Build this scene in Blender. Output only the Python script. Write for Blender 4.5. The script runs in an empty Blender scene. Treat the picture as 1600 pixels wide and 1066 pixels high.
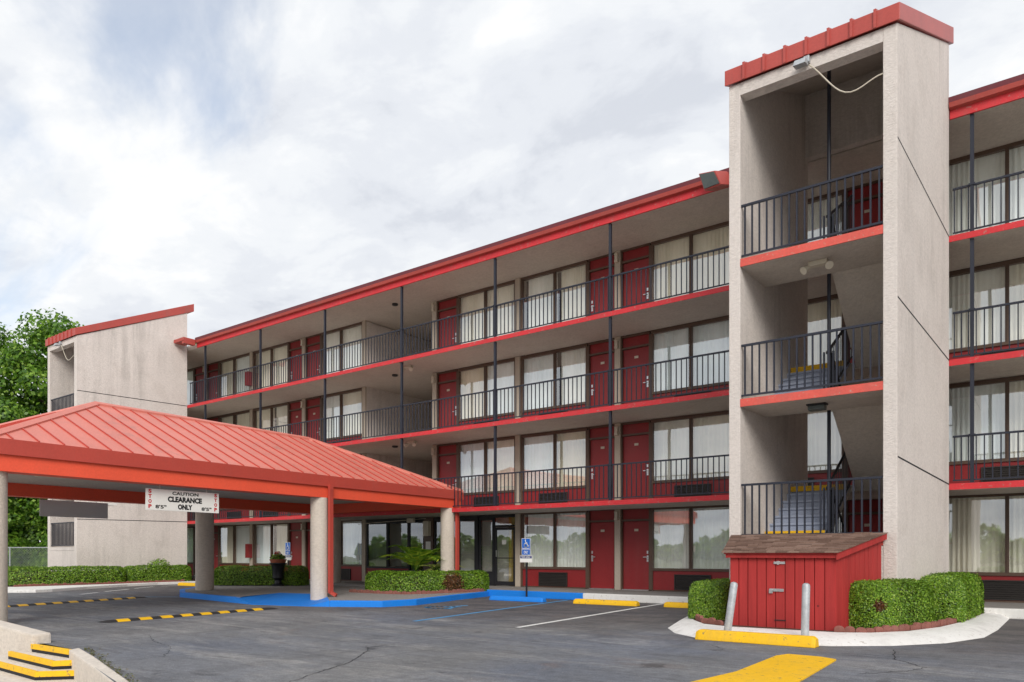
import bpy, bmesh, math, random
import numpy as np
from mathutils import Vector, Matrix

R = math.radians
sc = bpy.context.scene
col = sc.collection

# ------------------------------------------------------------------ camera, sky, sun, exposure
EYE = 1.29
cam_d = bpy.data.cameras.new('camera')
cam_d.sensor_width = 36.0
cam_d.lens = 26.55
cam_d.shift_y = 0.2081
cam_d.clip_start = 0.1
cam_d.clip_end = 2000
cam = bpy.data.objects.new('camera', cam_d)
cam.location = (0, 0, EYE)
cam.rotation_euler = (R(90), 0, R(37.193))
col.objects.link(cam)
sc.camera = cam

SUN_EL, SUN_AZ = 31.0, 138.0          # azimuth clockwise from +Y
sd = bpy.data.lights.new('sun', 'SUN')
sd.energy = 1.5
sd.angle = R(30)
sd.color = (1.0, 0.96, 0.9)
sun = bpy.data.objects.new('sun', sd)
sv = Vector((math.sin(R(SUN_AZ)) * math.cos(R(SUN_EL)), math.cos(R(SUN_AZ)) * math.cos(R(SUN_EL)), math.sin(R(SUN_EL))))
sun.rotation_euler = sv.to_track_quat('Z', 'Y').to_euler()
sun.location = (10, -20, 40)
col.objects.link(sun)

world = bpy.data.worlds.new('World')
sc.world = world
world.use_nodes = True
wt = world.node_tree
wt.nodes.clear()
def wn(t, **k):
    n = wt.nodes.new(t)
    for a, b in k.items(): setattr(n, a, b)
    return n
L = wt.links.new
out = wn('ShaderNodeOutputWorld')
sky = wn('ShaderNodeTexSky', sky_type='NISHITA', sun_disc=False, sun_elevation=R(SUN_EL), sun_rotation=R(SUN_AZ))
bg1 = wn('ShaderNodeBackground'); bg1.inputs['Strength'].default_value = 0.11
L(sky.outputs[0], bg1.inputs['Color'])
tc = wn('ShaderNodeTexCoord')
sep = wn('ShaderNodeSeparateXYZ'); L(tc.outputs['Generated'], sep.inputs[0])
def wm(op, a, b=None, clamp=False):
    n = wn('ShaderNodeMath', operation=op, use_clamp=clamp)
    for i, v in enumerate((a, b)):
        if v is None: continue
        if isinstance(v, (int, float)): n.inputs[i].default_value = v
        else: L(v, n.inputs[i])
    return n.outputs[0]
zz = wm('ADD', wm('MAXIMUM', sep.outputs['Z'], 0.0), 0.22)
cmb = wn('ShaderNodeCombineXYZ')
L(wm('DIVIDE', sep.outputs['X'], zz), cmb.inputs[0]); L(wm('DIVIDE', sep.outputs['Y'], zz), cmb.inputs[1])
def wnoise(scale, detail, rough, off, dist=0.0):
    mp = wn('ShaderNodeMapping'); mp.inputs['Location'].default_value = off
    mp.inputs['Rotation'].default_value = (0, 0, R(-25)); mp.inputs['Scale'].default_value = (1, 1.25, 1)
    L(cmb.outputs[0], mp.inputs[0])
    n = wn('ShaderNodeTexNoise'); n.inputs['Scale'].default_value = scale; n.inputs['Detail'].default_value = detail
    n.inputs['Roughness'].default_value = rough; n.inputs['Distortion'].default_value = dist
    L(mp.outputs[0], n.inputs['Vector']); return n.outputs['Fac']
def wramp(fac, stops, interp='EASE'):
    r = wn('ShaderNodeValToRGB'); r.color_ramp.interpolation = interp
    e = r.color_ramp.elements
    while len(e) < len(stops): e.new(0.5)
    for el, (p, c) in zip(e, stops): el.position = p; el.color = (*c, 1)
    L(fac, r.inputs[0]); return r.outputs[0]
n1 = wnoise(1.5, 9, 0.56, (3.1, 1.7, 0), 0.25)
n2 = wnoise(4.2, 8, 0.6, (8.3, 4.4, 0), 0.3)
nn = wm('ADD', wm('MULTIPLY', n1, 0.58), wm('MULTIPLY', n2, 0.42))
ccol = wramp(nn, [(0.39, (0.42, 0.44, 0.48)), (0.465, (0.49, 0.508, 0.54)), (0.52, (0.54, 0.555, 0.575)), (0.59, (0.60, 0.605, 0.61))])
bg2 = wn('ShaderNodeBackground'); bg2.inputs['Strength'].default_value = 1.0
L(ccol, bg2.inputs['Color'])
m1 = wnoise(0.9, 7, 0.58, (6.563, 13.788, 0), 0.4)
mr = wn('ShaderNodeMapRange', interpolation_type='SMOOTHSTEP')          # the cloud deck closes towards the horizon
mr.inputs['From Min'].default_value = 0.30; mr.inputs['From Max'].default_value = 0.12
L(sep.outputs['Z'], mr.inputs['Value'])
mask = wm('MAXIMUM', wramp(m1, [(0.30, (0.45, 0.45, 0.45)), (0.44, (1, 1, 1))]), mr.outputs[0])
mx = wn('ShaderNodeMixShader')
L(mask, mx.inputs[0]); L(bg1.outputs[0], mx.inputs[1]); L(bg2.outputs[0], mx.inputs[2])
L(mx.outputs[0], out.inputs[0])

sc.view_settings.view_transform = 'Standard'
sc.view_settings.look = 'None'
sc.view_settings.exposure = 0.75
sc.view_settings.gamma = 1
sc.view_settings.use_curve_mapping = False
sc.cycles.use_denoising = True
sc.cycles.max_bounces = 8
sc.cycles.diffuse_bounces = 4
sc.cycles.glossy_bounces = 3
sc.cycles.transmission_bounces = 4
sc.cycles.transparent_max_bounces = 12

# ------------------------------------------------------------------ materials
def lin(v):
    v /= 255.0
    return v / 12.92 if v <= 0.04045 else ((v + 0.042) / 1.055) ** 2.4
def s(r, g, b, k=1.0): return (lin(r) * k, lin(g) * k, lin(b) * k)

class NT:
    def __init__(self, name):
        self.m = bpy.data.materials.new(name); self.m.use_nodes = True
        self.t = self.m.node_tree; self.t.nodes.clear()
        self.out = self.n('ShaderNodeOutputMaterial')
        self._pos = None
    def n(self, t, **k):
        x = self.t.nodes.new(t)
        for a, b in k.items(): setattr(x, a, b)
        return x
    def l(self, a, b): self.t.links.new(a, b)
    def pos(self):
        if self._pos is None: self._pos = self.n('ShaderNodeNewGeometry').outputs['Position']
        return self._pos
    def noise(self, scale, detail=4, rough=0.55, stretch=(1, 1, 1), off=(0, 0, 0), dist=0.0):
        mp = self.n('ShaderNodeMapping'); mp.inputs['Scale'].default_value = stretch; mp.inputs['Location'].default_value = off
        self.l(self.pos(), mp.inputs[0])
        x = self.n('ShaderNodeTexNoise'); x.inputs['Scale'].default_value = scale; x.inputs['Detail'].default_value = detail
        x.inputs['Roughness'].default_value = rough; x.inputs['Distortion'].default_value = dist
        self.l(mp.outputs[0], x.inputs['Vector']); return x.outputs['Fac']
    def ramp(self, fac, stops):
        r = self.n('ShaderNodeValToRGB'); e = r.color_ramp.elements
        while len(e) < len(stops): e.new(0.5)
        for el, (p, c) in zip(e, stops):
            el.position = p; el.color = (c, c, c, 1) if isinstance(c, (int, float)) else (*c, 1)
        self.l(fac, r.inputs[0]); return r.outputs[0]
    def mix(self, fac, a, b, mode='MIX'):
        x = self.n('ShaderNodeMix', data_type='RGBA', blend_type=mode)
        for sock, v in ((x.inputs[0], fac), (x.inputs[6], a), (x.inputs[7], b)):
            if isinstance(v, (int, float)): sock.default_value = v
            elif isinstance(v, tuple): sock.default_value = (*v, 1)
            else: self.l(v, sock)
        return x.outputs[2]
    def bsdf(self, color, rough=0.6, bump=None, bs=0.3, bd=0.01, metal=0.0, spec=0.5):
        p = self.n('ShaderNodeBsdfPrincipled')
        if isinstance(color, tuple): p.inputs['Base Color'].default_value = (*color, 1)
        else: self.l(color, p.inputs['Base Color'])
        if isinstance(rough, (int, float)): p.inputs['Roughness'].default_value = rough
        else: self.l(rough, p.inputs['Roughness'])
        p.inputs['Metallic'].default_value = metal
        p.inputs['Specular IOR Level'].default_value = spec
        if bump is not None:
            b = self.n('ShaderNodeBump'); b.inputs['Strength'].default_value = bs; b.inputs['Distance'].default_value = bd
            self.l(bump, b.inputs['Height']); self.l(b.outputs[0], p.inputs['Normal'])
        self.l(p.outputs[0], self.out.inputs[0]); return p

def mul(c, k): return tuple(x * k for x in c)

def painted(name, c, rough=0.5, var=0.16, sc_=1.2, bump=60, bs=0.12, grime=0.0, spec=0.4, chip=None, metal=0.0):
    """paint or plain material: large scale fading, fine mottling, optional vertical grime and chips"""
    t = NT(name)
    f = t.ramp(t.noise(sc_, 5, 0.6), [(0.3, 0.0), (0.7, 1.0)])
    colr = t.mix(f, mul(c, 1 - var), mul(c, 1 + var * 0.8))
    f2 = t.ramp(t.noise(25, 3, 0.6), [(0.35, 0.0), (0.65, 1.0)])
    colr = t.mix(t.n('ShaderNodeValue').outputs[0] if False else 0.35, colr, t.mix(f2, mul(c, 1 - var * 1.3), mul(c, 1 + var)))
    if grime:
        g = t.ramp(t.noise(3.2, 6, 0.65, (1, 1, 0.09)), [(0.48, 0.0), (0.75, 1.0)])
        g2 = t.ramp(t.noise(0.5, 4, 0.6, off=(4, 2, 1)), [(0.4, 0.0), (0.68, 1.0)])
        gm = t.n('ShaderNodeMath', operation='MULTIPLY'); t.l(g, gm.inputs[0]); t.l(g2, gm.inputs[1])
        gs = t.n('ShaderNodeMath', operation='MULTIPLY'); t.l(gm.outputs[0], gs.inputs[0]); gs.inputs[1].default_value = grime
        colr = t.mix(gs.outputs[0], colr, mul((0.16, 0.14, 0.12), 1.0))
    if chip:
        cf = t.ramp(t.noise(14, 6, 0.7, off=(2, 7, 3)), [(0.60, 0.0), (0.64, 1.0)])
        colr = t.mix(cf, colr, chip)
    t.bsdf(colr, rough, t.noise(bump, 4, 0.6), bs, 0.01, metal, spec)
    return t.m

def stucco_mat(name, c, grime=0.5):
    t = NT(name)
    f = t.ramp(t.noise(0.45, 5, 0.6), [(0.3, 0.0), (0.7, 1.0)])
    colr = t.mix(f, mul(c, 0.9), mul(c, 1.06))
    f2 = t.ramp(t.noise(13, 7, 0.75, (1, 1, 1.8), dist=0.4), [(0.38, 0.0), (0.62, 1.0)])
    colr = t.mix(0.6, colr, t.mix(f2, mul(c, 0.82), mul(c, 1.1)))
    pt = t.ramp(t.noise(1.1, 5, 0.65, off=(9, 4, 6), dist=0.8), [(0.5, 0.0), (0.62, 1.0)])
    colr = t.mix(pt, colr, t.mix(1.0, colr, (0.95, 0.945, 0.94), 'MULTIPLY'))
    st = t.ramp(t.noise(2.6, 7, 0.7, (1, 1, 0.07), dist=0.3), [(0.45, 0.0), (0.8, 1.0)])
    st2 = t.ramp(t.noise(0.33, 4, 0.6, off=(7, 1, 2)), [(0.42, 0.0), (0.66, 1.0)])
    gm = t.n('ShaderNodeMath', operation='MULTIPLY'); t.l(st, gm.inputs[0]); t.l(st2, gm.inputs[1])
    gs = t.n('ShaderNodeMath', operation='MULTIPLY'); t.l(gm.outputs[0], gs.inputs[0]); gs.inputs[1].default_value = grime
    colr = t.mix(gs.outputs[0], colr, (0.22, 0.2, 0.18))
    t.bsdf(colr, 0.92, t.noise(20, 8, 0.75, (1, 1, 1.6)), 0.8, 0.03, 0, 0.2)
    return t.m

M = {}
M['stucco'] = stucco_mat('painted_stucco', s(224, 215, 208), 0.7)
M['soffit'] = stucco_mat('textured_ceiling', s(207, 198, 188), 0.25)
M['pilaster'] = painted('pilaster_paint', s(186, 174, 158), 0.85, 0.1, 1.5, 40, 0.25, 0.35)
M['column'] = stucco_mat('column_stucco', s(214, 202, 188), 0.4)
M['red'] = painted('red_edge_paint', s(205, 52, 58), 0.5, 0.14, 1.6, 30, 0.2, 0.35, chip=s(175, 120, 110))
M['salmon'] = painted('salmon_edge_paint', s(214, 92, 80), 0.6, 0.16, 1.6, 30, 0.25, 0.4, chip=s(190, 150, 135))
M['cap'] = painted('red_metal_cap', s(180, 80, 72), 0.45, 0.14, 1.4, 8, 0.08, 0.4)
M['mansard'] = painted('dark_red_roof_metal', s(112, 50, 58), 0.4, 0.14, 0.9, 8, 0.08, 0.3)
M['roof'] = painted('salmon_roof_metal', s(214, 127, 112), 0.48, 0.12, 1.1, 5, 0.06, 0.5)
M['fascia'] = painted('canopy_fascia_paint', s(186, 76, 64), 0.42, 0.1, 0.8, 6, 0.06, 0.15)
M['beam'] = painted('canopy_beam_paint', s(236, 92, 64), 0.55, 0.1, 0.8, 20, 0.12, 0.15)
M['door'] = painted('maroon_door_paint', s(147, 44, 46), 0.45, 0.16, 1.1, 30, 0.12, 0.2)
M['brown'] = painted('brown_frame', s(98, 78, 66), 0.45, 0.15, 2, 40, 0.1, 0.1)
M['black'] = painted('black_metal', s(42, 42, 46), 0.5, 0.2, 2, 40, 0.1)
M['rail'] = painted('blue_black_rail_paint', s(42, 45, 57), 0.45, 0.15, 3, 60, 0.15)
M['grille'] = painted('dark_grille', s(56, 52, 50), 0.5, 0.2, 3, 40, 0.1)
M['steel'] = painted('brushed_steel', (0.62, 0.62, 0.62), 0.3, 0.08, 5, 80, 0.05, metal=0.9)
M['galv'] = painted('galvanised_steel', (0.46, 0.48, 0.50), 0.5, 0.2, 9, 70, 0.1, 0.5, metal=0.35)
M['white'] = painted('white_paint', s(232, 230, 226), 0.6, 0.06, 1.2, 60, 0.2, 0.5, chip=s(196, 190, 182))
M['offwhite'] = painted('off_white_plastic', s(205, 196, 178), 0.5, 0.08, 3, 40, 0.05)
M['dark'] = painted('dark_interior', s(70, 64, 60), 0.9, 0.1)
M['ochre'] = painted('ochre_lobby_wall', s(190, 160, 90), 0.8, 0.08)
M['yellow'] = painted('yellow_paint', s(240, 188, 20), 0.6, 0.1, 1.6, 50, 0.25, 0.3, chip=s(150, 130, 80))
M['blue'] = painted('blue_kerb_paint', s(24, 130, 226), 0.6, 0.1, 1.2, 40, 0.2, 0.2)
M['ltblue'] = painted('worn_blue_line_paint', s(80, 150, 200), 0.7, 0.15, 2, 40, 0.2, 0.2, chip=s(90, 95, 100))
M['wline'] = painted('worn_white_line_paint', s(225, 224, 220), 0.7, 0.08, 2, 40, 0.2, 0.3, chip=s(110, 110, 110))
M['bed'] = painted('dark_mulch', s(86, 58, 46), 0.95, 0.4, 9, 40, 0.8)
M['brick'] = painted('red_brown_edger', s(140, 90, 80), 0.85, 0.25, 6, 50, 0.4, 0.3)
def wood_mat():
    t = NT('weathered_red_boards'); c0 = s(172, 54, 52)
    g_ = t.ramp(t.noise(22, 7, 0.7, (1, 1, 0.06), dist=0.25), [(0.34, 0.0), (0.68, 1.0)])
    c = t.mix(g_, mul(c0, 0.72), mul(c0, 1.12))
    b_ = t.ramp(t.noise(4.5, 3, 0.5, (1, 1, 0.15), off=(3, 1, 8)), [(0.35, 0.0), (0.65, 1.0)])
    c = t.mix(0.5, c, t.mix(b_, mul(c0, 0.78), mul(c0, 1.1)))
    w_ = t.ramp(t.noise(9, 7, 0.75, (1, 1, 0.12), off=(1, 6, 2)), [(0.63, 0.0), (0.70, 1.0)])
    wm_ = t.n('ShaderNodeMath', operation='MULTIPLY'); t.l(w_, wm_.inputs[0]); wm_.inputs[1].default_value = 0.45
    c = t.mix(wm_.outputs[0], c, s(112, 62, 54))
    k_ = t.ramp(t.noise(5, 2, 0.5, (1, 1, 0.7), off=(2, 2, 5)), [(0.745, 0.0), (0.76, 1.0)])
    c = t.mix(k_, c, s(70, 26, 26))
    t.bsdf(c, 0.68, g_, 0.25, 0.006, 0, 0.3); return t.m
M['shed'] = wood_mat()
def shingle_mat():
    t = NT('brown_shingle'); oi = t.n('ShaderNodeObjectInfo')
    c = t.ramp(oi.outputs['Random'], [(0.0, s(108, 86, 76)), (0.5, s(128, 103, 91)), (1.0, s(150, 125, 112))])
    f = t.ramp(t.noise(60, 4, 0.7), [(0.35, 0.0), (0.65, 1.0)])
    c = t.mix(f, t.mix(1.0, c, (0.7, 0.7, 0.7), 'MULTIPLY'), c)
    t.bsdf(c, 0.95, t.noise(120, 3, 0.6), 0.5, 0.006, 0, 0.2); return t.m
M['shingle'] = shingle_mat()
M['rubber'] = painted('black_rubber', s(44, 44, 46), 0.75, 0.2, 4, 60, 0.2)
M['conc'] = stucco_mat('weathered_concrete', s(224, 214, 202), 0.5)
M['greywalk'] = stucco_mat('grey_walkway', s(150, 146, 142), 0.6)
M['stepgrey'] = painted('grey_step_paint', s(158, 166, 184), 0.7, 0.12, 2, 50, 0.2, 0.3)
M['greysign'] = painted('grey_sign_back', s(205, 203, 203), 0.6, 0.05, 1.5, 40, 0.05)
M['signwhite'] = painted('sign_white', s(236, 234, 228), 0.4, 0.03, 1.5, 40, 0.03, 0.12)
M['signblue'] = painted('sign_blue', s(30, 100, 190), 0.35, 0.04)
M['signnavy'] = painted('sign_navy', s(30, 42, 110), 0.35, 0.04)
M['ink'] = painted('black_ink', s(24, 24, 26), 0.5, 0.05)
M['redink'] = painted('red_ink', s(200, 34, 44), 0.5, 0.05)
M['crack'] = painted('crack_tar', s(40, 40, 44), 0.9, 0.2)
M['bark'] = painted('bark', s(92, 78, 66), 0.95, 0.3, 3, 25, 0.8)
M['urn'] = painted('black_glazed_urn', s(36, 36, 42), 0.3, 0.1)
M['terracotta'] = painted('terracotta', s(178, 104, 78), 0.8, 0.12)
M['soil'] = painted('grassy_soil', s(92, 98, 62), 0.95, 0.35, 2, 20, 0.5)
M['blind'] = painted('blind_slat', s(190, 200, 192), 0.5, 0.06)
M['lens'] = painted('lamp_lens', s(84, 92, 90), 0.35, 0.1)
def curtain_mat():
    t = NT('curtain_cloth'); oi = t.n('ShaderNodeObjectInfo')
    c = t.ramp(oi.outputs['Random'], [(0.0, s(240, 232, 212)), (0.4, s(246, 245, 238)), (1.0, s(236, 244, 246))])
    f = t.ramp(t.noise(7, 4, 0.6, (1, 1, 0.08)), [(0.35, 0.0), (0.65, 1.0)])
    c = t.mix(f, t.mix(1.0, c, (0.9, 0.9, 0.88), 'MULTIPLY'), c)
    d = t.n('ShaderNodeBsdfDiffuse'); t.l(c, d.inputs[0]); tr = t.n('ShaderNodeBsdfTranslucent'); t.l(c, tr.inputs[0])
    m_ = t.n('ShaderNodeMixShader'); m_.inputs[0].default_value = 0.03; t.l(d.outputs[0], m_.inputs[1]); t.l(tr.outputs[0], m_.inputs[2]); t.l(m_.outputs[0], t.out.inputs[0])
    return t.m
M['curtain'] = curtain_mat()
M['twig'] = painted('brown_twigs', s(66, 66, 40), 0.9, 0.35, 14, 60, 0.8)
M['wire'] = painted('grey_wire', s(120, 122, 126), 0.6, 0.05)

def asphalt_mat():
    t = NT('asphalt')
    base = s(112, 112, 116)
    def frac(f, k):
        m_ = t.n('ShaderNodeMath', operation='MULTIPLY'); t.l(f, m_.inputs[0]); m_.inputs[1].default_value = k; return m_.outputs[0]
    hue = t.ramp(t.noise(0.16, 5, 0.6, off=(2, 13, 0), dist=0.8), [(0.38, 0.0), (0.62, 1.0)])
    c = t.mix(hue, s(112, 117, 128), s(126, 126, 127))
    big = t.ramp(t.noise(0.34, 7, 0.66, dist=0.7), [(0.36, 0.0), (0.64, 1.0)])
    c = t.mix(big, t.mix(1.0, c, (0.74, 0.74, 0.74), 'MULTIPLY'), c)
    scuff = t.ramp(t.noise(0.9, 8, 0.72, (0.35, 1.5, 1), off=(3, 9, 0), dist=1.0), [(0.50, 0.0), (0.68, 1.0)])
    c = t.mix(frac(scuff, 0.6), c, s(164, 161, 157))
    scf2 = t.ramp(t.noise(2.4, 8, 0.75, (0.3, 1.6, 1), off=(13, 2, 0), dist=0.6), [(0.52, 0.0), (0.64, 1.0)])
    c = t.mix(frac(scf2, 0.5), c, s(78, 77, 80))
    sx_ = t.n('ShaderNodeSeparateXYZ'); t.l(t.pos(), sx_.inputs[0])
    st = t.n('ShaderNodeMapRange', interpolation_type='SMOOTHSTEP'); st.inputs['From Min'].default_value = 9.5; st.inputs['From Max'].default_value = 13.5
    wob = t.n('ShaderNodeMath', operation='MULTIPLY_ADD'); t.l(t.noise(0.6, 7, 0.7, off=(5, 5, 0)), wob.inputs[0]); wob.inputs[1].default_value = 9.0; t.l(sx_.outputs[1], wob.inputs[2])
    wo2 = t.n('ShaderNodeMath', operation='SUBTRACT'); t.l(wob.outputs[0], wo2.inputs[0]); wo2.inputs[1].default_value = 4.5
    t.l(wo2.outputs[0], st.inputs['Value'])
    mid = t.ramp(t.noise(1.5, 7, 0.7, (0.5, 1.2, 1), off=(7, 1, 0), dist=0.5), [(0.4, 0.0), (0.62, 1.0)])
    c = t.mix(frac(st.outputs[0], 0.8), c, t.mix(mid, s(106, 100, 98), s(70, 67, 69)))
    rust = t.ramp(t.noise(0.55, 5, 0.6, off=(31, 17, 0), dist=0.5), [(0.62, 0.0), (0.74, 1.0)])
    c = t.mix(frac(rust, 0.45), c, s(116, 96, 86))
    oil = t.ramp(t.noise(1.1, 5, 0.6, off=(21, 8, 0), dist=0.6), [(0.64, 0.0), (0.71, 1.0)])
    c = t.mix(frac(oil, 0.6), c, s(58, 57, 60))
    drip = t.ramp(t.noise(3.2, 4, 0.6, off=(14, 23, 0)), [(0.66, 0.0), (0.71, 1.0)])
    c = t.mix(frac(drip, 0.35), c, s(60, 58, 60))
    tyre = t.ramp(t.noise(1.1, 3, 0.5, (2.2, 0.10, 1), off=(6, 40, 0), dist=0.5), [(0.57, 0.0), (0.64, 1.0)])
    c = t.mix(frac(tyre, 0.2), c, s(66, 66, 70))
    md2 = t.ramp(t.noise(9, 5, 0.7, (0.8, 1, 1)), [(0.36, 0.0), (0.64, 1.0)])
    c = t.mix(md2, t.mix(1.0, c, (0.80, 0.80, 0.80), 'MULTIPLY'), t.mix(1.0, c, (1.12, 1.12, 1.12), 'MULTIPLY'))
    sp = t.ramp(t.noise(55, 3, 0.6), [(0.38, 0.0), (0.62, 1.0)])
    c = t.mix(sp, t.mix(1.0, c, (0.76, 0.76, 0.76), 'MULTIPLY'), t.mix(1.0, c, (1.2, 1.2, 1.2), 'MULTIPLY'))
    grit = t.ramp(t.noise(38, 2, 0.5, off=(4, 4, 4)), [(0.715, 0.0), (0.73, 1.0)])
    c = t.mix(grit, c, s(178, 174, 168))
    t.bsdf(c, 0.82, t.noise(70, 4, 0.65), 0.5, 0.008, 0, 0.35)
    return t.m
M['asphalt'] = asphalt_mat()

def leaf_mat(name, stops, trans=0.35):
    t = NT(name)
    g = t.n('ShaderNodeNewGeometry')
    c = t.ramp(g.outputs['Random Per Island'], stops)
    f = t.ramp(t.noise(1.6, 4, 0.6), [(0.35, 0.0), (0.65, 1.0)])
    c = t.mix(f, t.mix(1.0, c, (0.75, 0.8, 0.8), 'MULTIPLY'), c)
    d = t.n('ShaderNodeBsdfPrincipled'); t.l(c, d.inputs['Base Color']); d.inputs['Roughness'].default_value = 0.42
    d.inputs['Specular IOR Level'].default_value = 0.45
    tr = t.n('ShaderNodeBsdfTranslucent'); t.l(c, tr.inputs[0])
    mxs = t.n('ShaderNodeMixShader'); mxs.inputs[0].default_value = trans
    t.l(d.outputs[0], mxs.inputs[1]); t.l(tr.outputs[0], mxs.inputs[2]); t.l(mxs.outputs[0], t.out.inputs[0])
    return t.m
M['hedge'] = leaf_mat('hedge_leaf', [(0.0, s(70, 100, 28)), (0.5, s(116, 156, 42)), (0.85, s(146, 180, 54)), (1.0, s(176, 198, 84))], 0.22)
M['deadleaf'] = leaf_mat('browned_leaf', [(0.0, s(92, 62, 40)), (0.6, s(130, 82, 52)), (1.0, s(150, 110, 60))])
M['dryweed'] = leaf_mat('dry_weed', [(0.0, s(84, 76, 60)), (0.5, s(120, 112, 78)), (0.8, s(98, 112, 56)), (1.0, s(150, 136, 104))])
M['treeleaf'] = leaf_mat('tree_leaf', [(0.0, s(64, 100, 32)), (0.5, s(104, 146, 46)), (0.85, s(140, 178, 60)), (1.0, s(176, 204, 92))], 0.4)
M['palm'] = leaf_mat('palm_leaf', [(0.0, s(90, 140, 44)), (0.6, s(150, 194, 56)), (1.0, s(220, 232, 84))])
M['croton'] = leaf_mat('variegated_leaf', [(0.0, s(90, 130, 50)), (0.5, s(200, 205, 110)), (1.0, s(232, 232, 160))])

def glass_mat(name, tint, base=0.16, k=1.7):
    t = NT(name)
    tr = t.n('ShaderNodeBsdfTransparent'); tr.inputs[0].default_value = (*tint, 1)
    gl = t.n('ShaderNodeBsdfGlossy'); gl.inputs['Roughness'].default_value = 0.015; gl.inputs['Color'].default_value = (0.95, 0.98, 1.0, 1)
    fr = t.n('ShaderNodeFresnel'); fr.inputs['IOR'].default_value = 1.55
    a = t.n('ShaderNodeMath', operation='MULTIPLY_ADD', use_clamp=True)
    t.l(fr.outputs[0], a.inputs[0]); a.inputs[1].default_value = k; a.inputs[2].default_value = base
    bf = t.n('ShaderNodeMath', operation='SUBTRACT'); bf.inputs[0].default_value = 1.0; t.l(t.n('ShaderNodeNewGeometry').outputs['Backfacing'], bf.inputs[1])
    a2 = t.n('ShaderNodeMath', operation='MULTIPLY'); t.l(a.outputs[0], a2.inputs[0]); t.l(bf.outputs[0], a2.inputs[1]); a = a2
    b = t.n('ShaderNodeBump'); b.inputs['Strength'].default_value = 0.12; b.inputs['Distance'].default_value = 0.02
    t.l(t.noise(0.9, 2, 0.5), b.inputs['Height']); t.l(b.outputs[0], gl.inputs['Normal'])
    k_ = t.n('ShaderNodeMath', operation='MULTIPLY'); t.l(a.outputs[0], k_.inputs[0]); k_.inputs[1].default_value = 0.45
    tr2 = t.n('ShaderNodeMixShader'); t.l(k_.outputs[0], tr2.inputs[0]); t.l(tr.outputs[0], tr2.inputs[1])
    dk = t.n('ShaderNodeBsdfTransparent'); dk.inputs[0].default_value = (0, 0, 0, 1); t.l(dk.outputs[0], tr2.inputs[2])
    zero = t.n('ShaderNodeBsdfTransparent'); zero.inputs[0].default_value = (0, 0, 0, 1)
    mxs = t.n('ShaderNodeMixShader'); t.l(a.outputs[0], mxs.inputs[0]); t.l(zero.outputs[0], mxs.inputs[1]); t.l(gl.outputs[0], mxs.inputs[2])
    ad = t.n('ShaderNodeAddShader'); t.l(tr2.outputs[0], ad.inputs[0]); t.l(mxs.outputs[0], ad.inputs[1])
    t.l(ad.outputs[0], t.out.inputs[0])
    return t.m
M['glass'] = glass_mat('window_glass', (0.985, 0.995, 0.99), 0.22, 1.6)
M['lobbyglass'] = glass_mat('storefront_glass', (0.9, 0.92, 0.91), 0.14, 1.8)

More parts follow.
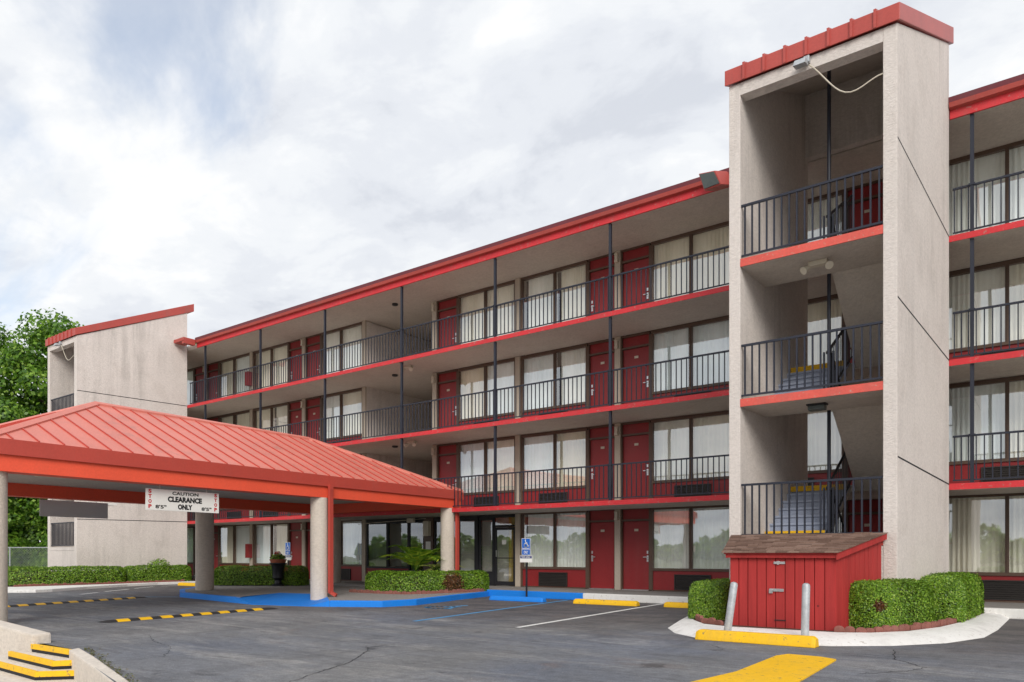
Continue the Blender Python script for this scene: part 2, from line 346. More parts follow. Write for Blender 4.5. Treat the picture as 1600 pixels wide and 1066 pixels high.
# ------------------------------------------------------------------ mesh helpers
class MB:
    def __init__(self): self.v = []; self.f = []
    def add(self, vs, fs):
        n = len(self.v); self.v += [tuple(p) for p in vs]; self.f += [tuple(i + n for i in f) for f in fs]; return self
    def hexa(self, b, t):
        """four bottom corners and four top corners in the same order"""
        return self.add(list(b) + list(t), [(3, 2, 1, 0), (4, 5, 6, 7), (0, 1, 5, 4), (1, 2, 6, 5), (2, 3, 7, 6), (3, 0, 4, 7)])
    def box(self, x0, x1, y0, y1, z0, z1):
        return self.hexa([(x0, y0, z0), (x1, y0, z0), (x1, y1, z0), (x0, y1, z0)], [(x0, y0, z1), (x1, y0, z1), (x1, y1, z1), (x0, y1, z1)])
    def prism(self, poly, z0, z1):
        n = len(poly)
        return self.add([(x, y, z0) for x, y in poly] + [(x, y, z1) for x, y in poly],
                        [tuple(range(n))[::-1], tuple(range(n, 2 * n))] + [(i, (i + 1) % n, n + (i + 1) % n, n + i) for i in range(n)])
    def bar(self, p, q, w, h=None, up=(0, 0, 1)):
        p, q = Vector(p), Vector(q); d = (q - p).normalized(); u = Vector(up)
        if abs(d.dot(u)) > 0.98: u = Vector((0, 1, 0))
        sx = d.cross(u).normalized(); sz = sx.cross(d).normalized(); h = h or w
        a, b = sx * w / 2, sz * h / 2
        return self.hexa([p - a - b, p + a - b, q + a - b, q - a - b], [p - a + b, p + a + b, q + a + b, q - a + b])
    def tube(self, pts, r, n=8):
        pts = [Vector(p) for p in pts]; rings = []
        for i, p in enumerate(pts):
            d = (pts[min(i + 1, len(pts) - 1)] - pts[max(i - 1, 0)]).normalized()
            u = Vector((0, 0, 1)) if abs(d.z) < 0.95 else Vector((1, 0, 0))
            a = d.cross(u).normalized(); b = a.cross(d).normalized()
            rr = r[i] if isinstance(r, (list, tuple)) else r
            rings.append([p + a * math.cos(2 * math.pi * k / n) * rr + b * math.sin(2 * math.pi * k / n) * rr for k in range(n)])
        vs = [v for g in rings for v in g]; fs = []
        for i in range(len(pts) - 1):
            for k in range(n):
                fs.append((i * n + k, i * n + (k + 1) % n, (i + 1) * n + (k + 1) % n, (i + 1) * n + k))
        fs.append(tuple(range(n))[::-1]); fs.append(tuple((len(pts) - 1) * n + k for k in range(n)))
        return self.add(vs, fs)
    def lathe(self, prof, cx=0, cy=0, n=24):
        vs = [(cx + r * math.cos(2 * math.pi * k / n), cy + r * math.sin(2 * math.pi * k / n), z) for r, z in prof for k in range(n)]
        m = len(prof)
        fs = [(i * n + k, i * n + (k + 1) % n, (i + 1) * n + (k + 1) % n, (i + 1) * n + k) for i in range(m - 1) for k in range(n)]
        fs.append(tuple(range(n))[::-1]); fs.append(tuple((m - 1) * n + k for k in range(n)))
        return self.add(vs, fs)
    def sheet(self, poly): return self.add(poly, [tuple(range(len(poly)))])
    def map(self, fn):
        self.v = [fn(*p) for p in self.v]; return self
    def mesh(self, name, mat, bevel=0.0, smooth=False, seg=2):
        me = bpy.data.meshes.new(name); me.from_pydata(self.v, [], self.f)
        bm = bmesh.new(); bm.from_mesh(me)
        bmesh.ops.recalc_face_normals(bm, faces=bm.faces)
        if bevel:
            bmesh.ops.bevel(bm, geom=[e for e in bm.edges if e.is_manifold and e.calc_face_angle(0) > 0.35], offset=bevel, segments=seg, affect='EDGES', profile=0.6)
        if smooth:
            for f in bm.faces: f.smooth = True
            if smooth != 'all':
                for e in bm.edges:
                    if e.is_manifold and e.calc_face_angle(0) > R(40): e.smooth = False
        bm.to_mesh(me); bm.free()
        me.materials.append(M[mat] if isinstance(mat, str) else mat)
        return me

WPOS = {}
def thing(name, label, cat, loc=(0, 0, 0), group=None):
    o = bpy.data.objects.new(name, None); col.objects.link(o); o.location = loc; o.empty_display_size = 0.2
    o['label'] = label; o['category'] = cat
    if group: o['group'] = group
    WPOS[o.name] = Vector(loc); return o
def put(name, me, parent=None, loc=(0, 0, 0), rz=0.0, label=None, rot=None):
    o = bpy.data.objects.new(name, me); col.objects.link(o); o.location = loc; o.rotation_euler = rot or (0, 0, rz)
    WPOS[o.name] = Vector(loc)
    if parent:
        o.parent = parent
        w = Matrix.Translation(WPOS[parent.name])
        if parent.type == 'MESH' and any(parent.rotation_euler): w = w @ parent.rotation_euler.to_matrix().to_4x4()
        o.matrix_parent_inverse = w.inverted()
    if label: o['label'] = label
    return o
def tag(o, label, cat, group=None):
    o['label'] = label; o['category'] = cat
    if group: o['group'] = group
    return o
def struct(name, me, loc=(0, 0, 0), label=None):
    o = put(name, me, None, loc); o['kind'] = 'structure'
    if label: o['label'] = label
    return o

def text_mb(txt, w=None, h=1.0, bold=0.0):
    """flat lettering in the XZ plane, centred, w wide and h high"""
    cu = bpy.data.curves.new('lettering', 'FONT'); cu.body = txt; cu.align_x = 'CENTER'; cu.offset = bold; cu.resolution_u = 3
    o = bpy.data.objects.new('lettering', cu); col.objects.link(o)
    dg = bpy.context.evaluated_depsgraph_get(); dg.update()
    me = bpy.data.meshes.new_from_object(o.evaluated_get(dg))
    v = np.array([p.co[:] for p in me.vertices]); lo, hi = v.min(0), v.max(0)
    k = h / (hi[1] - lo[1]); kx = w / (hi[0] - lo[0]) if w else k
    mb = MB(); mb.v = [((x - (lo[0] + hi[0]) / 2) * kx, 0.0, (y - (lo[1] + hi[1]) / 2) * k) for x, y, _ in v]
    mb.f = [tuple(p.vertices) for p in me.polygons]
    bpy.data.objects.remove(o); bpy.data.meshes.remove(me); bpy.data.curves.remove(cu)
    return mb

def leaf_obj(name, pts, nrm, size, mat, parent, seed, aspect=0.55, jitter=0.7):
    """many small folded leaves; pts (n,3), nrm (n,3) preferred facing"""
    rng = np.random.default_rng(seed); n = len(pts)
    nn_ = nrm + rng.normal(0, jitter, (n, 3)); nn_ /= np.linalg.norm(nn_, axis=1, keepdims=True) + 1e-9
    a = np.cross(nn_, rng.normal(0, 1, (n, 3))); a /= np.linalg.norm(a, axis=1, keepdims=True) + 1e-9
    b = np.cross(nn_, a)
    sz = size * rng.uniform(0.65, 1.3, (n, 1))
    v = np.empty((n, 4, 3))
    v[:, 0] = pts - a * sz * 0.5; v[:, 1] = pts + b * sz * aspect * 0.5 + nn_ * sz * 0.08
    v[:, 2] = pts + a * sz * 0.5; v[:, 3] = pts - b * sz * aspect * 0.5 + nn_ * sz * 0.08
    me = bpy.data.meshes.new(name)
    me.vertices.add(n * 4); me.vertices.foreach_set('co', v.ravel())
    me.loops.add(n * 4); me.loops.foreach_set('vertex_index', np.arange(n * 4, dtype=np.int32))
    me.polygons.add(n); me.polygons.foreach_set('loop_start', np.arange(0, n * 4, 4, dtype=np.int32))
    me.update(calc_edges=True); me.validate()
    me.materials.append(M[mat])
    return put(name, me, parent)

# ------------------------------------------------------------------ dimensions of the motel
YB, YW = 18.39, 20.32                # balcony edge and room wall
F = [0.20, 2.78, 5.41, 8.04]         # floor levels
CEIL4 = 10.53
PIL = [-37.95 + 3.80 * i for i in range(12)]   # pilaster centres; [4]=-22.75 [5]=-18.95 [6]=-15.15 [7]=-11.35 [8]=-7.55 [9]=-3.75
PIL = [round(p, 3) for p in PIL]
MW = 3.80

# ------------------------------------------------------------------ ground
g = MB().sheet([(-400, -300, -0.60), (300, -300, -0.60), (300, 400, -0.60), (-400, 400, -0.60)])
struct('ground', g.mesh('ground', 'soil'))
# lot: raised sheet, its street edge runs from behind the steps past the photographer
edge = [(-60, 6.5), (-17.0, 5.05), (-12.0, 4.52), (-10.9, 4.52), (-7.7, 3.62), (0.0, 1.45), (8, -0.8), (60, -12)]
lot = edge + [(60, 60), (-38.5, 60), (-38.5, 22), (-41.0, 17.2), (-46.0, 13.0), (-60, 12.5)]
struct('parking_lot', MB().prism(lot, -0.58, 0.0).mesh('parking_lot', 'asphalt'))
struct('field', MB().prism([(-60, 12.5), (-46, 13), (-41, 17.2), (-38.5, 22), (-38.5, 60), (-120, 60), (-120, 12.5)], -0.5, 0.05).mesh('field', 'soil'))
sw = [(x, y - 0.001) for x, y in edge]
struct('sidewalk', MB().prism([(-60, -6), (60, -16)] + [(x, y - 0.02) for x, y in edge][::-1], -0.55, -0.33).mesh('sidewalk', 'conc'))
struct('road', MB().prism([(-60, -40), (60, -40), (60, -16.02), (-60, -6.02)], -0.57, -0.45).mesh('road', 'asphalt'))

# raised walk along the building with its painted kerb
struct('walkway', MB().box(-30.9, 12, 18.13, 20.30, 0.0, 0.20).mesh('walkway', 'greywalk'))
struct('blue_kerb', MB().box(-14.6, -11.15, 17.95, 18.13, 0.0, 0.20).mesh('blue_kerb', 'blue', 0.02))
struct('white_kerb', MB().box(-11.148, -6.3, 17.95, 18.13, 0.0, 0.20).mesh('white_kerb', 'white', 0.02))
struct('white_kerb', MB().box(-1.72, 12, 17.95, 18.13, 0.0, 0.20).mesh('white_kerb', 'white', 0.02))

# island below the entrance canopy
isl_out = [(-21.6, 12.0), (-17.9, 11.475), (-16.95, 11.34), (-15.2, 11.78), (-14.75, 12.04), (-13.6, 12.72), (-13.42, 13.7), (-14.1, 16.2), (-14.5, 17.95), (-14.6, 18.13), (-26.3, 18.13), (-25.8, 15.4), (-23.4, 13.0)]
def inset(poly, d):
    n = len(poly); outp = []
    for i in range(n):
        p0, p1, p2 = (Vector((*poly[(i + k) % n], 0)) for k in (-1, 0, 1))
        a, b = (p1 - p0).normalized(), (p2 - p1).normalized()
        na, nb = Vector((-a.y, a.x, 0)), Vector((-b.y, b.x, 0))
        m_ = (na + nb).normalized(); k = d / max(0.35, m_.dot(na))
        outp.append((p1.x + m_.x * k, p1.y + m_.y * k))
    return outp
isl_in = inset(isl_out, 0.16)
ramp_c, ramp_d = (-17.2, 13.9), (-18.9, 13.6)
isl_top = [isl_in[0], isl_in[1], isl_out[1], ramp_d, ramp_c, isl_out[4], isl_in[4]] + isl_in[5:]
struct('canopy_island', MB().prism(isl_top, -0.02, 0.148).mesh('canopy_island', 'greywalk'))
kb = MB()
for i in range(len(isl_out)):
    j = (i + 1) % len(isl_out)
    if i in (9,): continue
    z0, z1 = 0.15, 0.15
    if i in (1, 2, 3): continue                           # dropped kerb of the ramp
    kb.hexa([(*isl_out[i], -0.02), (*isl_out[j], -0.02), (*isl_in[j], -0.02), (*isl_in[i], -0.02)],
            [(*isl_out[i], z0), (*isl_out[j], z1), (*isl_in[j], z1), (*isl_in[i], z0)])
struct('blue_kerb', kb.mesh('blue_kerb', 'blue', 0.015))
rp = MB()
a0, a, b, b0 = isl_out[1:5]
c, d = ramp_c, ramp_d
rp.hexa([(*a, -0.02), (*b, -0.02), (*c, -0.02), (*d, -0.02)], [(*a, 0.012), (*b, 0.012), (*c, 0.149), (*d, 0.149)])
for p_, q_, r_, zs in ((a0, a, d, (0.15, 0.012, 0.149)), (b, b0, c, (0.012, 0.15, 0.149))):
    tri = [p_, q_, r_]
    rp.add([(*t_, -0.02) for t_ in tri] + [(*t_, z_) for t_, z_ in zip(tri, zs)], [(2, 1, 0), (3, 4, 5), (0, 1, 4, 3), (1, 2, 5, 4), (2, 0, 3, 5)])
struct('blue_ramp', rp.mesh('blue_ramp', 'blue'))

# far left white kerb along the hedge bed
wk = [(-40, 8.6), (-30.4, 9.1), (-28.8, 9.8), (-28.0, 10.5), (-28.2, 11.1), (-29.3, 12.7), (-30.4, 14.7), (-30.9, 16.2), (-30.95, 18.13), (-31.45, 18.13), (-31.4, 16.2), (-30.85, 14.3), (-30.95, 10.95), (-31.6, 10.6), (-40, 10.6)]
struct('white_kerb', MB().prism(wk, -0.02, 0.10).mesh('white_kerb', 'white', 0.02))
bd = [(-40, 10.55), (-31.6, 10.55), (-30.9, 10.9), (-30.8, 14.3), (-31.35, 16.2), (-31.4, 20.3), (-40, 20.3)]
struct('planting_bed', MB().prism(bd, -0.02, 0.09).mesh('planting_bed', 'bed'))

# island round the shed: painted apron sloping up to the bed
ap_o = [(-6.45, 17.95), (-6.42, 14.7), (-6.25, 13.6), (-5.78, 12.1), (-5.32, 11.4), (-4.6, 10.84), (-3.7, 10.9), (-2.85, 11.12), (-2.15, 11.7), (-1.6, 12.5), (-1.24, 13.7), (-1.18, 15.2), (-1.2, 17.95)]
ap_i = [(-6.2, 17.95), (-6.1, 14.8), (-5.85, 13.7), (-5.6, 12.75), (-5.12, 12.1), (-4.62, 11.9), (-3.7, 11.95), (-2.95, 12.0), (-2.55, 12.25), (-2.15, 12.85), (-1.86, 13.9), (-1.68, 15.3), (-1.6, 17.95)]
ap = MB(); n = len(ap_o)
vs = [(*p, 0.006) for p in ap_o] + [(*p, 0.115) for p in ap_i] + [(*p, -0.02) for p in ap_o]
mids = [((2 * a_[0] + b_[0]) / 3, (2 * a_[1] + b_[1]) / 3, 0.085) for a_, b_ in zip(ap_o, ap_i)]
vs += mids
ap.add(vs, [(i, i + 1, 3 * n + i + 1, 3 * n + i) for i in range(n - 1)] + [(3 * n + i, 3 * n + i + 1, n + i + 1, n + i) for i in range(n - 1)] + [(2 * n + i, 2 * n + i + 1, i + 1, i) for i in range(n - 1)])
struct('white_kerb', ap.mesh('white_kerb', 'white', smooth=True))
struct('planting_bed', MB().prism(ap_i, -0.02, 0.11).mesh('planting_bed', 'bed'))

# painted markings
def stripe(name, pts, w, mat, z=0.004):
    mb = MB()
    for (x0, y0), (x1, y1) in zip(pts[:-1], pts[1:]):
        d_ = Vector((x1 - x0, y1 - y0, 0)).normalized(); nx, ny = -d_.y * w / 2, d_.x * w / 2
        mb.sheet([(x0 - nx, y0 - ny, z), (x1 - nx, y1 - ny, z), (x1 + nx, y1 + ny, z), (x0 + nx, y0 + ny, z)])
    return struct(name, mb.mesh(name, mat))
stripe('painted_line', [(-7.93, 10.6), (-8.72, 17.94)], 0.11, 'wline')
stripe('painted_line', [(-10.25, 10.4), (-11.55, 17.85)], 0.11, 'ltblue')
for x0, y0, x1, y1 in ((-25.6, 10.9, -26.4, 11.8), (-26.8, 12.2, -28.0, 13.6), (-28.4, 14.0, -29.3, 15.2), (-29.5, 15.6, -29.9, 17.0)):
    stripe('painted_line', [(x0, y0), (x1, y1)], 0.10, 'wline')
stripe('painted_line', [(-23.2, 10.9), (-21.7, 12.0)], 0.12, 'ltblue')

def isa(mb, cx, cy, sc_, ux, uy, lift, w=0.075):
    """wheelchair user symbol made of strokes; ux, uy are the in-plane axes"""
    ux, uy = Vector(ux), Vector(uy); nrm = ux.cross(uy).normalized()
    def P(x, y): return Vector((cx)) + ux * x * sc_ + uy * y * sc_ + nrm * lift
    def stroke(pts, w_):
        for (x0, y0), (x1, y1) in zip(pts[:-1], pts[1:]):
            d_ = Vector((x1 - x0, y1 - y0)).normalized(); px, py = -d_.y * w_ / 2, d_.x * w_ / 2; ex, ey = d_.x * w_ * 0.3, d_.y * w_ * 0.3
            mb.sheet([P(x0 - px - ex, y0 - py - ey), P(x1 - px + ex, y1 - py + ey), P(x1 + px + ex, y1 + py + ey), P(x0 + px - ex, y0 + py - ey)])
    mb.sheet([P(-0.08 + 0.085 * math.cos(k * math.pi / 6), 0.42 + 0.085 * math.sin(k * math.pi / 6)) for k in range(12)])
    stroke([(-0.07, 0.30), (-0.03, -0.02), (0.2, -0.02), (0.3, -0.32), (0.4, -0.28)], w)
    stroke([(-0.05, 0.14), (0.16, 0.14)], w * 0.8)
    stroke([(-0.03 + 0.25 * math.cos(R(t_)), -0.2 + 0.25 * math.sin(R(t_))) for t_ in range(115, 375, 20)], w)
    return mb
mb = isa(MB(), Vector((-12.35, 13.75, 0.004)), 0, 1.3, (0.985, -0.17, 0), (0.17, 0.985, 0), 0.0, 0.09)
struct('painted_wheelchair_symbol', mb.mesh('painted_wheelchair_symbol', 'ltblue'))
yp = [(-2.95, 6.6), (-2.2, 6.75), (-2.28, 8.5), (-2.37, 9.72), (-3.06, 9.74), (-3.08, 9.2)]
struct('yellow_painted_patch', MB().prism([(-3.3, 5.6), (-2.25, 6.0), (-2.3, 8.0), (-2.4, 9.66), (-2.62, 9.78), (-3.02, 9.8), (-3.09, 9.55), (-3.02, 8.0)], -0.01, 0.02).mesh('yellow_painted_patch', 'yellow', 0.008))
def crack(pts, w, seed):
    rnd = random.Random(seed); P = []
    for (x0, y0), (x1, y1) in zip(pts[:-1], pts[1:]):
        m_ = max(2, int(math.hypot(x1 - x0, y1 - y0) / 0.06))
        for i in range(m_):
            t_ = i / m_; P.append((x0 + (x1 - x0) * t_ + rnd.gauss(0, 0.012), y0 + (y1 - y0) * t_ + rnd.gauss(0, 0.012)))
    P.append(pts[-1]); mb = MB(); vs = []
    for i, (x, y) in enumerate(P):
        k = w * rnd.uniform(0.3, 1.0); d_ = Vector((P[min(i + 1, len(P) - 1)][0] - P[max(i - 1, 0)][0], P[min(i + 1, len(P) - 1)][1] - P[max(i - 1, 0)][1], 0)).normalized()
        vs += [(x + d_.y * k / 2, y - d_.x * k / 2, 0.003), (x - d_.y * k / 2, y + d_.x * k / 2, 0.003)]
    mb.add(vs, [(2 * i, 2 * i + 2, 2 * i + 3, 2 * i + 1) for i in range(len(P) - 1)])
    struct('asphalt_crack', mb.mesh('asphalt_crack', 'crack'))
crack([(-7.6, 6.85), (-7.43, 6.6), (-6.95, 5.95), (-6.68, 5.32), (-6.37, 4.7), (-6.3, 4.3)], 0.02, 1)
crack([(-8.3, 7.0), (-8.0, 7.2), (-7.6, 6.85)], 0.012, 2)
crack([(-2.05, 11.2), (-1.85, 10.2), (-1.45, 9.7), (-1.55, 9.3), (-1.95, 8.7)], 0.018, 3)
crack([(-4.2, 10.2), (-3.9, 9.9), (-3.95, 9.6)], 0.018, 4)
crack([(-2.4, 10.3), (-2.15, 10.25), (-1.85, 10.2)], 0.014, 5)
crack([(-1.45, 9.7), (-0.9, 9.9), (-0.4, 9.75), (0.3, 10.1)], 0.012, 6)
crack([(-11.9, 6.1), (-11.0, 5.7), (-10.1, 5.5), (-9.2, 4.9)], 0.012, 7)

# ------------------------------------------------------------------ motel building
motel = thing('motel_building', 'long four storey red and beige motel with railed walkways and curtained rooms', 'motel', (-15, 26, 0))
def bp(name, mb, mat, parent=None, bevel=0.0, label=None, smooth=False):
    return put(name, mb.mesh(name, mat, bevel, smooth), parent or motel, label=label)
# solid body behind the rooms (breezeway left open)
for x0, x1 in ((PIL[0], PIL[4] + 0.1), (PIL[5] - 0.1, PIL[11] + 6)):
    bp('wall', MB().box(x0, x1, 20.85, 33, 0.0, 10.5), 'stucco')
bp('wall', MB().box(PIL[4] + 0.1, PIL[5] - 0.1, 29.5, 33, 2.8, 10.5), 'stucco')
bp('wall', MB().box(PIL[4] + 0.1, PIL[5] - 0.1, 23.2, 33, 0.0, 2.64), 'ochre')
# side returns of the breezeway and the backing of each room front
for x in (PIL[4] - 0.1, PIL[5] - 0.1):
    bp('wall', MB().box(x, x + 0.2, 20.33, 20.849, 2.78, 10.5), 'stucco')
XL, XR = -32.43, 10.0
for k in (1, 2, 3):
    bp('floor_slab', MB().box(-38, 14, YB + 0.021, 20.31, F[k] - 0.125, F[k]), 'soffit')
    bp('slab_edge', MB().box(-32.6, 14, YB, YB + 0.02, F[k] - 0.127, F[k] + 0.004), 'red')
    bp('floor_slab', MB().box(PIL[4] + 0.101, PIL[5] - 0.101, 20.312, 29.5, F[k] - 0.125, F[k]), 'soffit')
bp('roof_slab', MB().box(-38, 14, YB + 0.05, 33.2, CEIL4, CEIL4 + 0.2), 'soffit')
RUNS = ((-31.65, -5.43), (-2.29, 14))
for x0, x1 in RUNS: bp('fascia', MB().box(x0, x1, YB + 0.002, YB + 0.048, CEIL4 - 0.01, CEIL4 + 0.2), 'red')
gt = MB()
for x0, x1 in RUNS:
    gt = MB()
    prof = [(YB + 0.0, CEIL4 + 0.17), (YB - 0.10, CEIL4 + 0.19), (YB - 0.13, CEIL4 + 0.28), (YB - 0.11, CEIL4 + 0.287), (YB + 0.0, CEIL4 + 0.287)]
    m_ = len(prof)
    gt.add([(x0, y, z) for y, z in prof] + [(x1, y, z) for y, z in prof], [tuple(range(m_)), tuple(range(m_, 2 * m_))[::-1]] + [(i, (i + 1) % m_, m_ + (i + 1) % m_, m_ + i) for i in range(m_)])
    bp('gutter', gt, 'cap')
rf = MB()
prof = [(YB - 0.085, CEIL4 + 0.302), (YB - 0.10, CEIL4 + 0.41), (YB + 0.9, CEIL4 + 0.80), (33.2, CEIL4 + 0.80), (33.2, CEIL4 + 0.20), (YB + 0.05, CEIL4 + 0.302)]
m_ = len(prof)
rf.add([(-31.65, y, z) for y, z in prof] + [(14, y, z) for y, z in prof], [tuple(range(m_)), tuple(range(m_, 2 * m_))[::-1]] + [(i, (i + 1) % m_, m_ + (i + 1) % m_, m_ + i) for i in range(m_)])
bp('roof', rf, 'mansard')
bp('roof_return', MB().box(-32.40, -31.56, 17.72, YB - 0.135, CEIL4 + 0.17, CEIL4 + 0.31).box(-31.75, -31.56, 17.74, YB - 0.135, CEIL4 + 0.05, CEIL4 + 0.168), 'cap')

# ---- room fronts: meshes in local coordinates, u along the wall from the left pilaster, v into the wall
def mir(mb): return mb.map(lambda x, y, z: (MW - x, y, z))
def both(name, mk, mat, bevel=0.0, smooth=False):
    return {'A': mk().mesh(name, mat, bevel, smooth), 'B': mir(mk()).mesh(name, mat, bevel, smooth)}
def mk_frame():
    m_ = MB()
    m_.box(0.10, 2.70, -0.01, 0.10, 2.40, 2.495)            # head
    m_.box(0.10, 2.70, -0.02, 0.10, 0.60, 0.675)            # sill
    m_.box(0.10, 0.17, -0.012, 0.10, 0.02, 2.40); m_.box(2.64, 2.74, -0.012, 0.10, 0.02, 2.40)
    m_.box(1.415, 1.49, -0.012, 0.09, 0.675, 2.40)
    m_.box(0.17, 2.64, -0.005, 0.09, 0.0, 0.035)
    m_.box(1.445, 1.46, -0.03, -0.013, 0.68, 2.39)
    return m_
def mk_doorframe():
    m_ = MB()
    m_.box(2.742, 2.77, -0.006, 0.16, 0.0, 2.495); m_.box(3.665, 3.70, -0.006, 0.16, 0.0, 2.495)
    m_.box(2.77, 3.665, -0.004, 0.16, 2.085, 2.14); m_.box(2.77, 3.665, -0.004, 0.16, 2.44, 2.495)
    return m_
ME = {}
ME['frame'] = both('window_frame', mk_frame, 'brown')
ME['doorframe'] = both('door_frame', mk_doorframe, 'brown')
ME['pane1'] = both('pane', lambda: MB().box(0.17, 1.415, 0.045, 0.053, 0.675, 2.40), 'glass')
ME['pane2'] = both('pane', lambda: MB().box(1.49, 2.64, 0.035, 0.043, 0.675, 2.40), 'glass')
ME['door'] = both('door', lambda: MB().box(2.775, 3.66, 0.07, 0.115, 0.03, 2.08), 'door', 0.006)
ME['transom'] = both('transom_panel', lambda: MB().box(2.772, 3.663, 0.06, 0.11, 2.142, 2.438), 'door')
ME['panel'] = both('lower_panel', lambda: MB().box(0.172, 2.638, 0.02, 0.09, 0.037, 0.598), 'door')
ME['threshold'] = both('threshold', lambda: MB().box(2.775, 3.66, -0.04, 0.14, 0.0, 0.028), 'steel')
def mk_ac():
    m_ = MB()
    m_.box(0.84, 0.87, -0.02, 0.018, 0.05, 0.50); m_.box(1.92, 1.95, -0.02, 0.018, 0.05, 0.50)
    m_.box(0.87, 1.92, -0.02, 0.018, 0.05, 0.075); m_.box(0.87, 1.92, -0.02, 0.018, 0.475, 0.50)
    m_.box(0.87, 1.92, 0.008, 0.017, 0.075, 0.475)
    return m_
ME['ac'] = both('air_conditioner', mk_ac, 'grille')
def mk_louvre():
    m_ = MB()
    for i in range(8):
        z = 0.09 + i * 0.05
        m_.hexa([(0.872, -0.018, z), (1.918, -0.018, z), (1.918, 0.006, z + 0.012), (0.872, 0.006, z + 0.012)],
                [(0.872, -0.018, z + 0.008), (1.918, -0.018, z + 0.008), (1.918, 0.006, z + 0.022), (0.872, 0.006, z + 0.022)])
    return m_
ME['louvre'] = both('louvre', mk_louvre, 'grille')
def mk_handle():
    m_ = MB()
    m_.box(2.81, 2.87, 0.055, 0.069, 0.93, 1.05); m_.box(2.815, 2.865, 0.05, 0.069, 1.10, 1.19)
    m_.bar((2.84, 0.055, 1.0), (2.84, 0.02, 1.0), 0.025); m_.bar((2.83, 0.022, 1.0), (2.97, 0.022, 1.0), 0.02, 0.025)
    m_.box(2.81, 2.87, 0.055, 0.069, 0.86, 0.925)
    return m_
ME['handle'] = both('door_handle', mk_handle, 'steel', 0.004)
ME['plate'] = both('number_plate', lambda: MB().box(3.15, 3.28, 0.058, 0.069, 1.78, 1.85), 'offwhite')
def mk_curtain(u0, u1, seed):
    def f():
        rnd = random.Random(seed); m_ = MB(); n_ = 56; ph = rnd.uniform(0, 6); vs = []
        gap = 0.0 if seed % 4 else 0.16
        for i in range(n_ + 1):
            t_ = i / n_; u = u0 + gap + (u1 - u0 - gap) * t_
            am = 0.042 * (0.6 + 0.5 * math.sin(t_ * 9 + ph))
            w_ = am * math.sin(t_ * 2 * math.pi * 11 + 0.9 * math.sin(t_ * 7 + ph))
            for z in (0.62, 1.2, 1.9, 2.44):
                vs.append((u + 0.006 * math.sin(z * 5 + i), 0.17 + w_ * (1.15 - 0.18 * z) + 0.004 * math.sin(z * 3 + i * 0.7), z))
        m_.add(vs, [(4 * i + k, 4 * i + 4 + k, 4 * i + 5 + k, 4 * i + 1 + k) for i in range(n_) for k in range(3)])
        return m_
    return f
ME['cur1'] = [both('curtain', mk_curtain(0.12, 1.46, q), 'curtain', smooth='all') for q in range(6)]
ME['cur2'] = [both('curtain', mk_curtain(1.44, 2.70, q + 11), 'curtain', smooth='all') for q in range(6)]
back_me = MB().box(0.05, 3.75, 0.40, 0.45, 0.0, 2.5).mesh('room_backing', 'dark')  # dark panel behind the curtains, the unlit room painted into its colour
pil_me = MB().box(-0.097, 0.097, -0.06, 0.30, 0.0, 2.498).mesh('pilaster', 'pilaster', 0.008)
wl_me = MB().box(-0.055, 0.055, -0.16, -0.062, 2.12, 2.20).box(-0.05, 0.05, -0.15, -0.062, 2.20, 2.36).box(-0.06, 0.06, -0.17, -0.062, 2.36, 2.38).mesh('wall_light', 'offwhite', 0.008)
fire_me = MB().box(-0.14, 0.12, -0.26, -0.062, 0.92, 1.55).mesh('fire_extinguisher_cabinet', 'door', 0.01)
rr = random.Random(5)
def room(i, k, kind, parent=motel):
    x, z = PIL[i], F[k]; at_ = (x, YW, z)
    w = put('window', ME['frame'][kind], parent, at_)
    put('pane', ME['pane1'][kind], w, at_); put('pane', ME['pane2'][kind], w, at_)
    q = rr.randrange(6)
    put('curtain', ME['cur1'][q][kind], w, at_); put('curtain', ME['cur2'][rr.randrange(6)][kind], w, at_)
    d_ = put('door', ME['door'][kind], parent, at_)
    put('door_handle', ME['handle'][kind], d_, at_); put('number_plate', ME['plate'][kind], d_, at_)
    put('door_frame', ME['doorframe'][kind], parent, at_); put('transom_panel', ME['transom'][kind], parent, at_)
    put('threshold', ME['threshold'][kind], parent, at_)
    put('lower_panel', ME['panel'][kind], parent, at_)
    a_ = put('air_conditioner', ME['ac'][kind], parent, at_); put('louvre', ME['louvre'][kind], a_, at_)
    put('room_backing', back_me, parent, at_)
KIND = {0: 'A', 1: 'B', 2: 'A', 3: 'B', 5: 'B', 6: 'A', 7: 'B', 8: 'A', 9: 'B', 10: 'A'}
for k in range(4):
    for i, kd in KIND.items():
        if k == 0 and i in (5,): continue
        room(i, k, kd)
    for i in range(12):
        if k == 0 and i in (5,): continue
        put('pilaster', pil_me, motel, (PIL[i], YW, F[k]))
    for i in (1, 3, 5, 7, 9):
        if k == 0 and i == 5: continue
        put('wall_light', wl_me, motel, (PIL[i], YW, F[k]))
    for i in (2,):
        put('fire_extinguisher_cabinet', fire_me, motel, (PIL[i], YW, F[k]), label='small red fire extinguisher cabinet on a pilaster')

